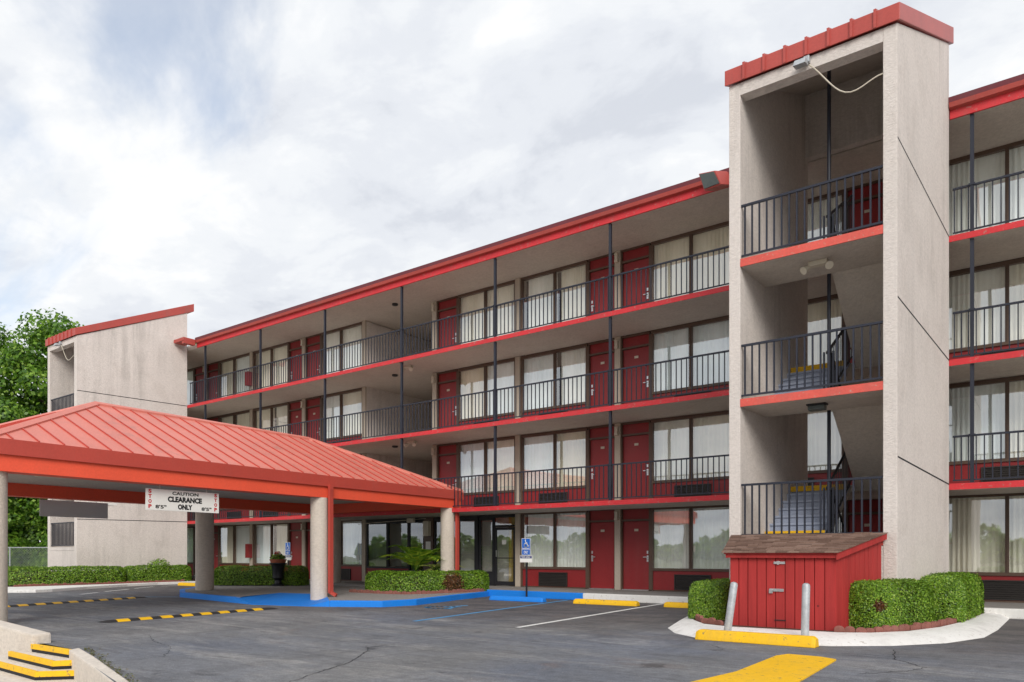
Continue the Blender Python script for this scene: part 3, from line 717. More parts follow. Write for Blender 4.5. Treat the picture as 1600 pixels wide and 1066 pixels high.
# ---- lobby storefront on the ground floor, between the pilasters at -22.75 and -15.15
z0, z1 = 0.20, 2.64
def store(x0, x1, kind, zs=0.2):
    """one storefront bay: dark frame, pane and what is behind it"""
    w = MB(); w.box(x0, x0 + 0.045, YW - 0.02, YW + 0.08, zs, 2.54); w.box(x1 - 0.045, x1, YW - 0.02, YW + 0.08, zs, 2.54)
    w.box(x0 + 0.045, x1 - 0.045, YW - 0.018, YW + 0.08, 2.46, 2.54); w.box(x0 + 0.045, x1 - 0.045, YW - 0.018, YW + 0.08, zs, zs + 0.07)
    o = bp('window', w, 'black', label='dark storefront window of the lobby')
    bp('pane', MB().box(x0 + 0.045, x1 - 0.045, YW + 0.02, YW + 0.03, zs + 0.07, 2.46), 'lobbyglass', o)
    if kind == 'blind':
        b_ = MB()
        n_ = 38
        for q in range(n_):
            z = zs + 0.1 + q * (2.44 - zs - 0.1) / n_
            b_.hexa([(x0 + 0.05, YW + 0.10, z), (x1 - 0.05, YW + 0.10, z), (x1 - 0.05, YW + 0.135, z + 0.016), (x0 + 0.05, YW + 0.135, z + 0.016)],
                    [(x0 + 0.05, YW + 0.10, z + 0.003), (x1 - 0.05, YW + 0.10, z + 0.003), (x1 - 0.05, YW + 0.135, z + 0.019), (x0 + 0.05, YW + 0.135, z + 0.019)])
        bp('blind', b_, 'blind', o)
    return o
bp('lower_panel', MB().box(-22.65, -20.3, YW + 0.0, YW + 0.1, 0.2, 0.74), 'door')
store(-22.62, -21.46, 'blind', 0.74); store(-21.44, -20.32, 'blind', 0.74)
store(-20.30, -19.50, 'plain', 0.5); store(-18.98, -17.84, 'plain', 0.28); store(-17.82, -17.02, 'plain', 0.28); store(-16.86, -16.22, 'plain', 0.62)
bp('lower_panel', MB().box(-20.3, -19.5, YW, YW + 0.09, 0.2, 0.498).box(-18.98, -17.02, YW, YW + 0.09, 0.2, 0.278).box(-16.86, -16.22, YW, YW + 0.09, 0.2, 0.618), 'black')
bp('pilaster', MB().box(-19.48, -19.02, YW - 0.05, YW + 0.3, 0.2, 2.64), 'brown', bevel=0.01)
bp('pilaster', MB().box(-17.0, -16.88, YW - 0.05, YW + 0.2, 0.2, 2.64), 'black')
bp('header', MB().box(-22.65, -17.001, YW - 0.01, YW + 0.09, 2.542, 2.64).box(-16.879, -15.26, YW - 0.01, YW + 0.09, 2.542, 2.64), 'black')
# lobby door with its transom light
dx0, dx1 = -16.20, -15.26
ldoor = bp('door', MB().box(dx0 + 0.03, dx0 + 0.11, YW, YW + 0.05, 0.22, 2.2).box(dx1 - 0.11, dx1 - 0.03, YW, YW + 0.05, 0.22, 2.2)
           .box(dx0 + 0.11, dx1 - 0.11, YW, YW + 0.05, 2.11, 2.2).box(dx0 + 0.11, dx1 - 0.11, YW, YW + 0.05, 0.22, 0.36).box(dx0 + 0.11, dx1 - 0.11, YW + 0.005, YW + 0.045, 1.14, 1.17), 'black', label='glazed black framed lobby door')
bp('pane', MB().box(dx0 + 0.11, dx1 - 0.11, YW + 0.02, YW + 0.03, 0.36, 1.14).box(dx0 + 0.11, dx1 - 0.11, YW + 0.02, YW + 0.03, 1.17, 2.11), 'lobbyglass', ldoor)
bp('door_handle', MB().bar((dx0 + 0.13, YW - 0.03, 1.2), (dx0 + 0.13, YW - 0.03, 1.42), 0.025), 'steel', ldoor)
bp('notice', MB().box(-15.86, -15.68, YW + 0.012, YW + 0.018, 1.62, 1.78), 'signwhite', ldoor)
bp('door_frame', MB().box(dx0 - 0.02, dx0 + 0.027, YW - 0.01, YW + 0.08, 0.2, 2.54).box(dx1 - 0.027, dx1 + 0.01, YW - 0.01, YW + 0.08, 0.2, 2.54).box(dx0 + 0.027, dx1 - 0.027, YW - 0.01, YW + 0.08, 2.22, 2.28), 'black')
bp('pane', MB().box(dx0 + 0.03, dx1 - 0.03, YW + 0.02, YW + 0.03, 2.28, 2.54), 'lobbyglass')
bp('lobby_column', MB().box(-15.75, -15.4, YW + 0.25, YW + 0.45, 0.2, 2.64), 'ochre')
bp('lobby_floor', MB().box(-22.6, -15.3, 20.40, 23.2, 0.0, 0.19), 'greywalk')
bp('camera_bracket', MB().tube([(-23.0, 20.2, 2.48), (-20.5, 20.2, 2.56), (-19.3, 20.2, 2.6)], 0.012, 6), 'offwhite')
bp('exit_sign_box', MB().box(-20.1, -19.75, 20.0, 20.1, 2.46, 2.62), 'offwhite', bevel=0.01)
bp('meter_box', MB().box(-19.36, -19.1, 20.1, 20.265, 1.95, 2.5), 'offwhite', bevel=0.01)
bp('notice', MB().box(-19.36, -19.12, 20.25, 20.268, 1.45, 1.75), 'signwhite')

# ---- walkway posts and railings
POSTS = [-31.11, -27.0, -22.9, -18.8, -14.68, -10.57, -6.46, -1.89, 2.2, 6.3]
post_me = {}
for k in range(1, 4):
    top = (F[k + 1] - 0.13) if k < 3 else CEIL4 - 0.012
    post_me[k] = MB().box(-0.035, 0.035, -0.035, 0.035, 0.0, top - F[k]).box(-0.07, 0.07, -0.05, 0.05, 0.0, 0.012).box(-0.06, 0.06, -0.05, 0.04, 0.99, 1.03).mesh('post', 'rail')
bal_me = MB().box(-0.0115, 0.0115, -0.0115, 0.0115, 0.0, 0.93).mesh('baluster', 'rail')
YR = YB + 0.09
for k in range(1, 4):
    for x in POSTS: put('post', post_me[k], motel, (x, YR, F[k] + 0.004))
    ends = [XL + 0.02] + POSTS[:-3] + [-5.44]
    spans = list(zip(ends[:-1], ends[1:])) + [(-2.28, POSTS[7])] + list(zip(POSTS[7:-1], POSTS[8:]))
    for x0, x1 in spans:
        if x1 - x0 < 0.1: continue
        r_ = MB(); z = F[k]
        r_.box(x0 + 0.036, x1 - 0.036, YR - 0.022, YR + 0.022, z + 0.985, z + 1.025); r_.box(x0 + 0.036, x1 - 0.036, YR - 0.014, YR + 0.014, z + 0.06, z + 0.09)
        rail = bp('railing', r_, 'rail')
        n_ = int(round((x1 - x0) / 0.146)); xs = [x0 + (x1 - x0) * (q + 0.5) / n_ for q in range(n_)]
        if x0 > -14.8 and x1 < 2.3:
            for x in xs: put('baluster', bal_me, rail, (x, YR, z + 0.07))
        else:
            b_ = MB()
            for x in xs: b_.box(x - 0.0115, x + 0.0115, YR - 0.0115, YR + 0.0115, z + 0.07, z + 1.0)
            bo = bp('balusters', b_, 'rail', rail); bo['kind'] = 'stuff'
# ---- lamps under the walkways and on the roof edge
def twin_spot(parent, x, y, z, name='twin_spotlight'):
    o = bp(name, MB().box(x - 0.17, x + 0.17, y - 0.07, y + 0.07, z - 0.09, z - 0.001), 'offwhite', parent, 0.012)
    for sx in (-1, 1):
        m_ = MB(); c0 = Vector((x + sx * 0.16, y - 0.02, z - 0.08)); c1 = c0 + Vector((sx * 0.07, -0.11, -0.09))
        m_.tube([c0, (c0 + c1) / 2, c1], [0.045, 0.06, 0.075], 10)
        bp('lamp_head', m_, 'offwhite', o, smooth=True)
twin_spot(motel, -18.99, 19.0, F[3] - 0.125); twin_spot(motel, -18.92, 19.1, F[2] - 0.125)
for k in (1, 2, 3):
    z = (F[k + 1] - 0.125) if k < 3 else CEIL4
    bp('ceiling_light', MB().lathe([(0.06, z - 0.07), (0.11, z - 0.05), (0.11, z - 0.001)], -20.3, 19.6, 16), 'black', smooth=True)
fq = [(-7.70, 17.86, 10.80), (-7.25, 17.80, 10.72), (-7.10, 17.86, 10.36), (-7.58, 17.92, 10.36)]
fl = bp('floodlight', MB().hexa(fq, [(x + 0.16, y + 0.42, z + 0.10) for x, y, z in fq]), 'cap', bevel=0.015)
fc = Vector(fq[0]) + Vector(fq[1]) + Vector(fq[2]) + Vector(fq[3]); fc /= 4
lq = [tuple(fc + (Vector(p_) - fc) * 0.84 + Vector((-0.008, -0.03, 0.0))) for p_ in fq]
bp('lens', MB().hexa(lq, [(x + 0.02, y + 0.06, z + 0.01) for x, y, z in lq]), 'lens', fl)

# ------------------------------------------------------------------ stair towers
def tower(name, label, xl, xf, xb, yf, joints, near):
    yb = YB - 0.012
    t = thing(name, label, 'stair tower', ((xl + xf) / 2, (yf + yb) / 2, 0))
    w = 0.22
    def tz(y): return 10.21 + (y - yf) * 0.44
    def P(nm, mb, mat, parent=None, bevel=0.0, smooth=False, label=None): return bp(nm, mb, mat, parent or t, bevel, label, smooth)
    xi, xo = xl + w, xf - w                       # clear opening
    P('wall', MB().hexa([(xl, yf, 0), (xi, yf, 0), (xi, yb, 0), (xl, yb, 0)], [(xl, yf, tz(yf)), (xi, yf, tz(yf)), (xi, yb, tz(yb)), (xl, yb, tz(yb))]), 'stucco', bevel=0.014)
    P('wall', MB().hexa([(xo, yf, 0), (xf, yf, 0), (xb, yb, 0), (xo, yb, 0)], [(xo, yf, tz(yf)), (xf, yf, tz(yf)), (xb, yb, tz(yb)), (xo, yb, tz(yb))]), 'stucco', bevel=0.014)
    P('lintel', MB().hexa([(xi, yf + 0.002, 9.98), (xo, yf + 0.002, 9.98), (xo, yf + 0.26, 9.98), (xi, yf + 0.26, 9.98)], [(xi, yf + 0.002, tz(yf) - 0.002), (xo, yf + 0.002, tz(yf) - 0.002), (xo, yf + 0.26, tz(yf + 0.26) - 0.002), (xi, yf + 0.26, tz(yf + 0.26) - 0.002)]), 'stucco')
    P('wall', MB().box(xi, xo, yf + 0.002, yf + 0.2, 0, 1.43), 'stucco')
    zc0 = lambda y: tz(y) - 0.06
    P('ceiling', MB().hexa([(xi, yf + 0.262, zc0(yf + 0.262)), (xo, yf + 0.262, zc0(yf + 0.262)), (xo, yb - 0.202, zc0(yb - 0.202)), (xi, yb - 0.202, zc0(yb - 0.202))], [(xi, yf + 0.262, zc0(yf + 0.262) + 0.05), (xo, yf + 0.262, zc0(yf + 0.262) + 0.05), (xo, yb - 0.202, zc0(yb - 0.202) + 0.05), (xi, yb - 0.202, zc0(yb - 0.202) + 0.05)]), 'soffit')
    P('wall', MB().hexa([(xi, yb - 0.2, 10.53), (xo, yb - 0.2, 10.53), (xo, yb, 10.53), (xi, yb, 10.53)], [(xi, yb - 0.2, tz(yb - 0.2) - 0.01), (xo, yb - 0.2, tz(yb - 0.2) - 0.01), (xo, yb, tz(yb) - 0.01), (xi, yb, tz(yb) - 0.01)]), 'stucco')
    # sloped metal cap
    c = 0.29; a, e = yf - 0.07, yb + 0.3
    def cap(y, z): return [(xl - 0.06, y, z), (xf + 0.05 if y < yf + 1 else xb + 0.05, y, z)]
    def ccz(y): return tz(yf) + (y - yf) * 0.44
    b4 = [(xl - 0.06, a, ccz(yf) - 0.0), (xf + 0.05, a, ccz(yf)), (xb + 0.05, e, ccz(e)), (xl - 0.06, e, ccz(e))]
    capo = P('roof_cap', MB().hexa(b4, [(x, y, z + c + (0.06 if y > yf + 1 else 0)) for x, y, z in b4]), 'cap', None, 0.012)
    n_ = 8; W = xf + 0.05 - xl + 0.06
    for q in range(1, n_):
        x = xl - 0.06 + W * q / n_
        P('seam', MB().box(x - 0.022, x + 0.022, a - 0.035, a - 0.001, ccz(yf) - 0.005, ccz(yf) + c + 0.02).hexa([(x - 0.022, a, ccz(yf) + c + 0.001), (x + 0.022, a, ccz(yf) + c + 0.001), (x + 0.022, e, ccz(e) + c + 0.061), (x - 0.022, e, ccz(e) + c + 0.061)], [(x - 0.022, a, ccz(yf) + c + 0.03), (x + 0.022, a, ccz(yf) + c + 0.03), (x + 0.022, e, ccz(e) + c + 0.09), (x - 0.022, e, ccz(e) + c + 0.09)]), 'cap', capo)
    # landings at half height, each with a painted edge and a railing
    land = [1.58, 4.22, 6.87]; yl = yf + 1.4; yt = yf + 3.4
    for k, z in enumerate(land):
        P('landing', MB().box(xi, xo, yf + 0.022, yl, z - 0.14, z), 'soffit')
        P('landing_edge', MB().box(xi - 0.0, xo + 0.0, yf - 0.004, yf + 0.02, z - 0.142, z + 0.004), 'salmon' if near else 'stucco')
        yr = yf + 0.06
        ro = P('railing', MB().box(xi + 0.005, xo - 0.005, yr - 0.024, yr + 0.024, z + 1.0, z + 1.04).box(xi + 0.005, xo - 0.005, yr - 0.016, yr + 0.016, z + 0.055, z + 0.09), 'rail')
        nb = 18
        for q in range(nb):
            put('baluster', MB_bar, ro, (xi + (xo - xi) * (q + 0.5) / nb, yr, z + 0.08))
        P('floor_slab', MB().box(xi, xo, yt, yb, F[k + 1] - 0.14, F[k + 1]), 'soffit')
        # left flight climbs from the landing to the floor behind
        xm = (xi + xo) / 2
        nr = 7; rise = (F[k + 1] - z) / nr; run = (yt - yl) / nr
        P('stair_soffit', MB().hexa([(xi, yl, z - 0.14), (xm - 0.06, yl, z - 0.14), (xm - 0.06, yt, F[k + 1] - 0.14), (xi, yt, F[k + 1] - 0.14)], [(xi, yl, z - 0.001), (xm - 0.06, yl, z - 0.001), (xm - 0.06, yt, F[k + 1] - 0.003), (xi, yt, F[k + 1] - 0.003)]), 'soffit')
        for q in range(nr):
            ya, yc, zq = yl + q * run, yl + (q + 1) * run - 0.0005, z + q * rise
            P('step', MB().hexa([(xi + 0.001, ya, zq - 0.02), (xm - 0.061, ya, zq - 0.02), (xm - 0.061, yc, zq + rise - 0.02), (xi + 0.001, yc, zq + rise - 0.02)], [(xi + 0.001, ya, zq + rise), (xm - 0.061, ya, zq + rise), (xm - 0.061, yc, zq + rise), (xi + 0.001, yc, zq + rise)]).box(xi + 0.001, xm - 0.061, ya - 0.028, ya - 0.0005, zq + rise - 0.045, zq + rise - 0.001), 'stepgrey')
        P('nosing', MB().box(xi + 0.002, xm - 0.062, yl - 0.040, yl - 0.029, z + rise - 0.085, z + rise + 0.003), 'yellow')
        P('nosing', MB().box(xi + 0.002, xm - 0.062, yt - run - 0.040, yt - run - 0.029, F[k + 1] - 0.11, F[k + 1] + 0.003), 'yellow')
        P('nosing', MB().box(xm + 0.062, xo - 0.01, yt - 0.012, yt - 0.002, F[k + 1] - 0.12, F[k + 1] + 0.003), 'yellow')
        # right flight arrives at this landing from the floor below
        zf = F[k]; nr2 = 8; rise2 = (z - zf) / nr2; run2 = (yt - yl) / nr2
        P('stair_soffit', MB().hexa([(xm + 0.06, yl, z - 0.14), (xo, yl, z - 0.14), (xo, yt, zf - 0.14), (xm + 0.06, yt, zf - 0.14)], [(xm + 0.06, yl, z - 0.003), (xo, yl, z - 0.003), (xo, yt, zf - 0.003), (xm + 0.06, yt, zf - 0.003)]), 'soffit')
        for q in range(nr2):
            ya, yc, zq = yt - (q + 1) * run2 + 0.0005, yt - q * run2, zf + q * rise2
            P('step', MB().hexa([(xm + 0.061, ya, zq + rise2 - 0.02), (xo - 0.001, ya, zq + rise2 - 0.02), (xo - 0.001, yc, zq - 0.02), (xm + 0.061, yc, zq - 0.02)], [(xm + 0.061, ya, zq + rise2), (xo - 0.001, ya, zq + rise2), (xo - 0.001, yc, zq + rise2), (xm + 0.061, yc, zq + rise2)]), 'stepgrey')
        # rails between the flights
        sr = MB()
        for xr_, (ya, za, yb_, zb_) in ((xm - 0.035, (yl, z, yt, F[k + 1])), (xm + 0.035, (yl, z, yt, zf))):
            sr.bar((xr_, ya, za + 0.98), (xr_, yb_, zb_ + 0.98), 0.035, 0.045); sr.bar((xr_, ya, za + 0.14), (xr_, yb_, zb_ + 0.14), 0.025, 0.03)
            for q in range(15):
                s_ = (q + 0.5) / 15; y = ya + (yb_ - ya) * s_; z_ = za + (zb_ - za) * s_
                sr.box(xr_ - 0.008, xr_ + 0.008, y - 0.008, y + 0.008, z_ + 0.14, z_ + 0.97)
        so = P('stair_rail', sr, 'black'); so['kind'] = 'stuff'
        P('newel_panel', MB().box(xm - 0.1, xm - 0.07, yl - 0.03, yl + 0.01, z, z + 1.0).box(xm + 0.07, xm + 0.1, yl - 0.03, yl + 0.01, z, z + 1.0), 'rail')
    P('pole', MB().tube([(xm, yl + 0.02, 0.1), (xm, yl + 0.02, tz(yl) - 0.02)], 0.036, 8), 'rail', smooth=True)
    # underside lamps
    if near:
        twin_spot(t, xm + 0.02, yf + 0.6, land[2] - 0.14)
        lo = P('ceiling_light', MB().box(xm - 0.17, xm + 0.17, yf + 0.5, yf + 0.7, land[1] - 0.17, land[1] - 0.141), 'black')
        P('lens', MB().box(xm - 0.15, xm + 0.15, yf + 0.51, yf + 0.69, land[1] - 0.26, land[1] - 0.171), 'lens', lo, 0.02)
    # control joints scored into the side wall
    for z0_, z1_ in joints:
        dx = (xb - xf) / (yb - yf)
        P('control_joint', MB().hexa([(xf - 0.01, yf + 0.03, z0_ - 0.014), (xf + 0.0035, yf + 0.03, z0_ - 0.014), (xb + 0.0035, yb - 0.02, z1_ - 0.014), (xb - 0.01, yb - 0.02, z1_ - 0.014)],
                                     [(xf - 0.01, yf + 0.03, z0_ + 0.014), (xf + 0.0035, yf + 0.03, z0_ + 0.014), (xb + 0.0035, yb - 0.02, z1_ + 0.014), (xb - 0.01, yb - 0.02, z1_ + 0.014)]), 'crack')
    # security lamp under the cap with its drooping cable
    xs = xl + (xf - xl) * 0.5
    lo = P('security_lamp', MB().box(xs - 0.05, xs + 0.05, yf - 0.09, yf - 0.001, 10.07, 10.19), 'galv', None, 0.012)
    P('lamp_head', MB().hexa([(xs - 0.19, yf - 0.26, 9.98), (xs + 0.03, yf - 0.26, 9.98), (xs + 0.03, yf - 0.05, 10.02), (xs - 0.19, yf - 0.05, 10.02)], [(xs - 0.17, yf - 0.22, 10.09), (xs + 0.02, yf - 0.22, 10.09), (xs + 0.02, yf - 0.06, 10.12), (xs - 0.17, yf - 0.06, 10.12)]), 'galv', lo, 0.01)
    pts = []
    for q in range(15):
        s_ = q / 14; pts.append((xs + 0.04 + (xo - xs - 0.04) * s_, yf - 0.04 + 0.06 * s_, 10.03 - 0.58 * s_ - 0.62 * s_ * (1 - s_) * 1.0 - 0.25 * math.sin(s_ * math.pi) ** 2))
    P('cable', MB().tube(pts, 0.012, 6), 'offwhite', lo, smooth=True)
    return t
MB_bar = MB().box(-0.014, 0.014, -0.014, 0.014, 0.0, 0.93).mesh('baluster', 'rail')
tower('stair_tower', 'tall beige stair tower with open landings rising behind the red shed', -5.42, -2.51, -2.30, 14.0, [(8.3, 8.02), (5.62, 5.40), (2.93, 2.77)], True)
tl = tower('stair_tower', 'beige stair tower with sloping red cap at far end beside trees', -35.55, -32.78, -32.43, 13.8, [(7.98, 8.0), (2.72, 2.75)], False)
bp('wall_conduit', MB().box(-32.74, -32.66, 13.95, 16.2, 3.35, 3.44), 'white', tl)

# ------------------------------------------------------------------ entrance canopy
CA = R(3.9); CO = Vector((-16.45, 18.97, 0)); CD = Vector((-math.sin(CA), math.cos(CA), 0)); CP = Vector((-math.cos(CA), -math.sin(CA), 0))
def cw(s_, p_, z_):
    v = CO + CD * s_ + CP * p_; return (v.x, v.y, z_)
canopy = thing('entrance_canopy', 'drive through entrance canopy with salmon standing seam hip roof on round columns', 'canopy', cw(-7, 3.35, 0))
def cpart(name, mb, mat, parent=None, bevel=0.0, smooth=False, label=None):
    return put(name, mb.map(cw).mesh(name, mat, bevel, smooth), parent or canopy, label=label)
CL, CWD, ZE, ZR = 14.0, 6.7, 3.36, 4.92
hw = CWD / 2; r0, r1 = -CL + 3.7, -3.65
def plim(s_):
    if s_ < r0: return hw * (s_ + CL) / (r0 + CL)
    if s_ > r1: return hw * (-s_) / (-r1)
    return hw
nP = 31; ps = CL / nP
for side in (0, 1):
    for q in range(nP):
        s0, s1 = -CL + q * ps, -CL + (q + 1) * ps
        top = [(s1, plim(s1))]
        for kx in (r1, r0):
            if s0 < kx < s1: top.append((kx, hw))
        top.append((s0, plim(s0)))
        poly = [(s0, 0.0), (s1, 0.0)] + [t_ for t_ in top if t_[1] > 1e-4]
        m_ = MB(); k_ = (ZR - ZE) / hw
        f3 = lambda s_, p_, dz=0.0: (s_, p_ if side == 0 else CWD - p_, ZE + p_ * k_ + dz)
        n_ = len(poly)
        m_.add([f3(a_, b_, 0.012) for a_, b_ in poly] + [f3(a_, b_, -0.012) for a_, b_ in poly], [tuple(range(n_)), tuple(range(n_, 2 * n_))[::-1]] + [(i, (i + 1) % n_, n_ + (i + 1) % n_, n_ + i) for i in range(n_)])
        cpart('roof_panel', m_, 'roof')
        pl = plim(s1)
        if q < nP - 1 and pl > 0.1:
            sb = MB(); hwid = 0.010
            sb.hexa([f3(s1 - hwid, 0, 0.012), f3(s1 + hwid, 0, 0.012), f3(s1 + hwid, pl - 0.02, 0.012), f3(s1 - hwid, pl - 0.02, 0.012)],
                    [f3(s1 - hwid, 0, 0.042), f3(s1 + hwid, 0, 0.042), f3(s1 + hwid, pl - 0.02, 0.042), f3(s1 - hwid, pl - 0.02, 0.042)])
            cpart('roof_seam', sb, 'fascia')  # ribs in the darker fascia red, the shade line put into the colour
for end in (0, 1):
    nE = 14; pe = CWD / nE
    for q in range(nE):
        p0, p1 = q * pe, (q + 1) * pe; m_ = MB()
        lim = lambda p_: (min(p_, CWD - p_) / hw)
        def f4(p_, t_, dz=0.0):
            return ((-CL + t_ * (r0 + CL)) if end == 0 else (t_ * r1), p_, ZE + t_ * (ZR - ZE) + dz)
        poly = [(p0, 0.0), (p1, 0.0), (p1, lim(p1)), (p0, lim(p0))]
        poly = [t_ for i, t_ in enumerate(poly) if i < 2 or t_[1] > 1e-4]; n_ = len(poly)
        m_.add([f4(a_, b_, 0.012) for a_, b_ in poly] + [f4(a_, b_, -0.012) for a_, b_ in poly], [tuple(range(n_)), tuple(range(n_, 2 * n_))[::-1]] + [(i, (i + 1) % n_, n_ + (i + 1) % n_, n_ + i) for i in range(n_)])
        cpart('roof_panel', m_, 'roof')
        if q < nE - 1:
            tl_ = lim(p1); sb = MB()
            sb.hexa([f4(p1 - 0.010, 0, 0.012), f4(p1 + 0.010, 0, 0.012), f4(p1 + 0.010, tl_, 0.012), f4(p1 - 0.010, tl_, 0.012)],
                    [f4(p1 - 0.010, 0, 0.042), f4(p1 + 0.010, 0, 0.042), f4(p1 + 0.010, tl_, 0.042), f4(p1 - 0.010, tl_, 0.042)])
            cpart('roof_seam', sb, 'fascia')  # same darker red on the end ribs, standing in for their shade
def ridge(a_, b_):
    m_ = MB(); a_, b_ = Vector(a_), Vector(b_); d_ = (b_ - a_).normalized(); sx = d_.cross(Vector((0, 0, 1))).normalized() * 0.11
    dn = Vector((0, 0, -0.045)); up = Vector((0, 0, 0.055))
    m_.add([a_ - sx + dn + up, a_ + up * 1.3, a_ + sx + dn + up, b_ - sx + dn + up, b_ + up * 1.3, b_ + sx + dn + up,
            a_ - sx + dn, a_ + sx + dn, b_ - sx + dn, b_ + sx + dn],
           [(0, 1, 4, 3), (1, 2, 5, 4), (0, 3, 8, 6), (2, 7, 9, 5), (0, 6, 7, 2, 1), (3, 4, 5, 9, 8), (6, 8, 9, 7)])
    return m_
cpart('ridge_cap', ridge((r0 - 0.02, hw, ZR), (r1 + 0.02, hw, ZR)), 'roof')
for se, re in ((-CL, r0), (0.0, r1)):
    for pe_ in (0.0, CWD):
        cpart('hip_cap', ridge((se, pe_, ZE), (re, hw, ZR)), 'roof')
zb, zf = 2.79, 3.09
fa = MB()
fa.box(-CL - 0.02, 0.02, -0.03, 0.0, zf, ZE + 0.015).box(-CL - 0.02, 0.02, CWD, CWD + 0.03, zf, ZE + 0.015).box(-CL - 0.02, -CL, 0.0, CWD, zf, ZE + 0.015).box(0.0, 0.02, 0.0, CWD, zf, ZE + 0.015)
cpart('fascia', fa, 'fascia')
cpart('soffit', MB().box(-CL, 0, 0.0, CWD, zf + 0.03, zf + 0.05), 'soffit')
for p_ in (0.03, CWD - 0.47): cpart('beam', MB().box(-CL + 0.05, -0.05, p_, p_ + 0.40, zb, zf + 0.028), 'beam')
for s_ in (-13.95, -0.52): cpart('beam', MB().box(s_, s_ + 0.40, 0.431, CWD - 0.471, zb + 0.002, zf + 0.028), 'beam')
COLS = [((-15.86, 5.22), 0.25), ((-16.27, 12.93), 0.225), ((-16.63, 18.42), 0.225), ((-22.38, 13.27), 0.28), ((-22.74, 18.75), 0.28)]
for i, ((x, y), r_) in enumerate(COLS):
    zb0 = -0.02
    put('column', MB().lathe([(r_, zb0), (r_, zb - 0.001)], x, y, 40).mesh('column', 'column', smooth=True), canopy)
bx = MB().box(-15.75, -15.6, 4.93, 5.02, 1.40, 1.68)
put('outlet_box', bx.mesh('outlet_box', 'offwhite', 0.01), canopy)
for s_, ln in ((-5.95, 1), (-0.42, 1)):
    m_ = MB()
    m_.bar((s_ + 0.04, -0.075, 3.12), (s_ + 0.04, -0.075, 3.0), 0.12, 0.08, (0, 1, 0)); m_.bar((s_ + 0.04, -0.075, 3.02), (s_ + 0.06, -0.05, 2.84), 0.12, 0.08, (0, 1, 0))
    m_.bar((s_ + 0.06, -0.05, 2.86), (s_ + 0.06, -0.05, 0.26), 0.12, 0.08, (0, 1, 0)); m_.bar((s_ + 0.06, -0.04, 0.28), (s_ + 0.12, -0.2, 0.19), 0.10, 0.08)
    cpart('downspout', m_, 'fascia')
for s_ in (-11.6, -7.0, -2.6): cpart('canopy_light', MB().box(s_, s_ + 0.6, 3.2, 3.5, zf - 0.03, zf + 0.029), 'offwhite', bevel=0.01)

# clearance sign hung under the near beam
def hang_board(name, label, cat, s0, s1, p_, z0_, z1_, mat):
    t = thing(name, label, cat, cw((s0 + s1) / 2, p_, z0_))
    put('board', MB().box(s0, s1, p_ - 0.012, p_ + 0.012, z0_, z1_).map(cw).mesh('board', mat, 0.004), t)
    for q in (0.18, 0.82):
        s_ = s0 + (s1 - s0) * q
        put('hanger', MB().bar((s_, p_, z1_ - 0.02), (s_, p_, zb - 0.001), 0.012).map(cw).mesh('hanger', 'steel'), t)
    return t
sg = hang_board('clearance_sign', 'white hanging clearance sign with black and red lettering under canopy beam', 'sign', -10.865, -9.083, 0.26, 2.24, 2.70, 'signwhite')
def letter(parent, s0, s1, z0_, z1_, p_, txt, u, v, w, h, mat, bold):
    W, H = s1 - s0, z1_ - z0_
    tm = text_mb(txt, w * W if w else None, h * H, bold)
    tm.map(lambda x, y, z: cw(s0 + u * W + x, p_ - 0.0155, z0_ + v * H + z))
    put('lettering', tm.mesh('lettering', mat), parent)
for txt, u, v, w, h, mat, bold in (('CAUTION', 0.52, 0.845, 0.36, 0.16, 'ink', 0.03), ('CLEARANCE', 0.515, 0.555, 0.47, 0.27, 'ink', 0.055), ('ONLY', 0.515, 0.21, 0.2, 0.26, 'ink', 0.055),
                                  ('8\'5"', 0.19, 0.17, 0.145, 0.17, 'ink', 0.03), ('8\'5"', 0.815, 0.17, 0.145, 0.17, 'ink', 0.03)):
    letter(sg, -10.865, -9.083, 2.24, 2.70, 0.26, txt, u, v, w, h, mat, bold)
for u in (0.05, 0.95):
    for i, ch in enumerate('STOP'):
        letter(sg, -10.865, -9.083, 2.24, 2.70, 0.26, ch, u, 0.88 - i * 0.235, 0.042, 0.18, 'redink', 0.05)
hang_board('blank_board', 'blank grey hanging board under the far canopy beam', 'sign', -10.17, -8.36, 6.36, 2.30, 2.74, 'greysign')

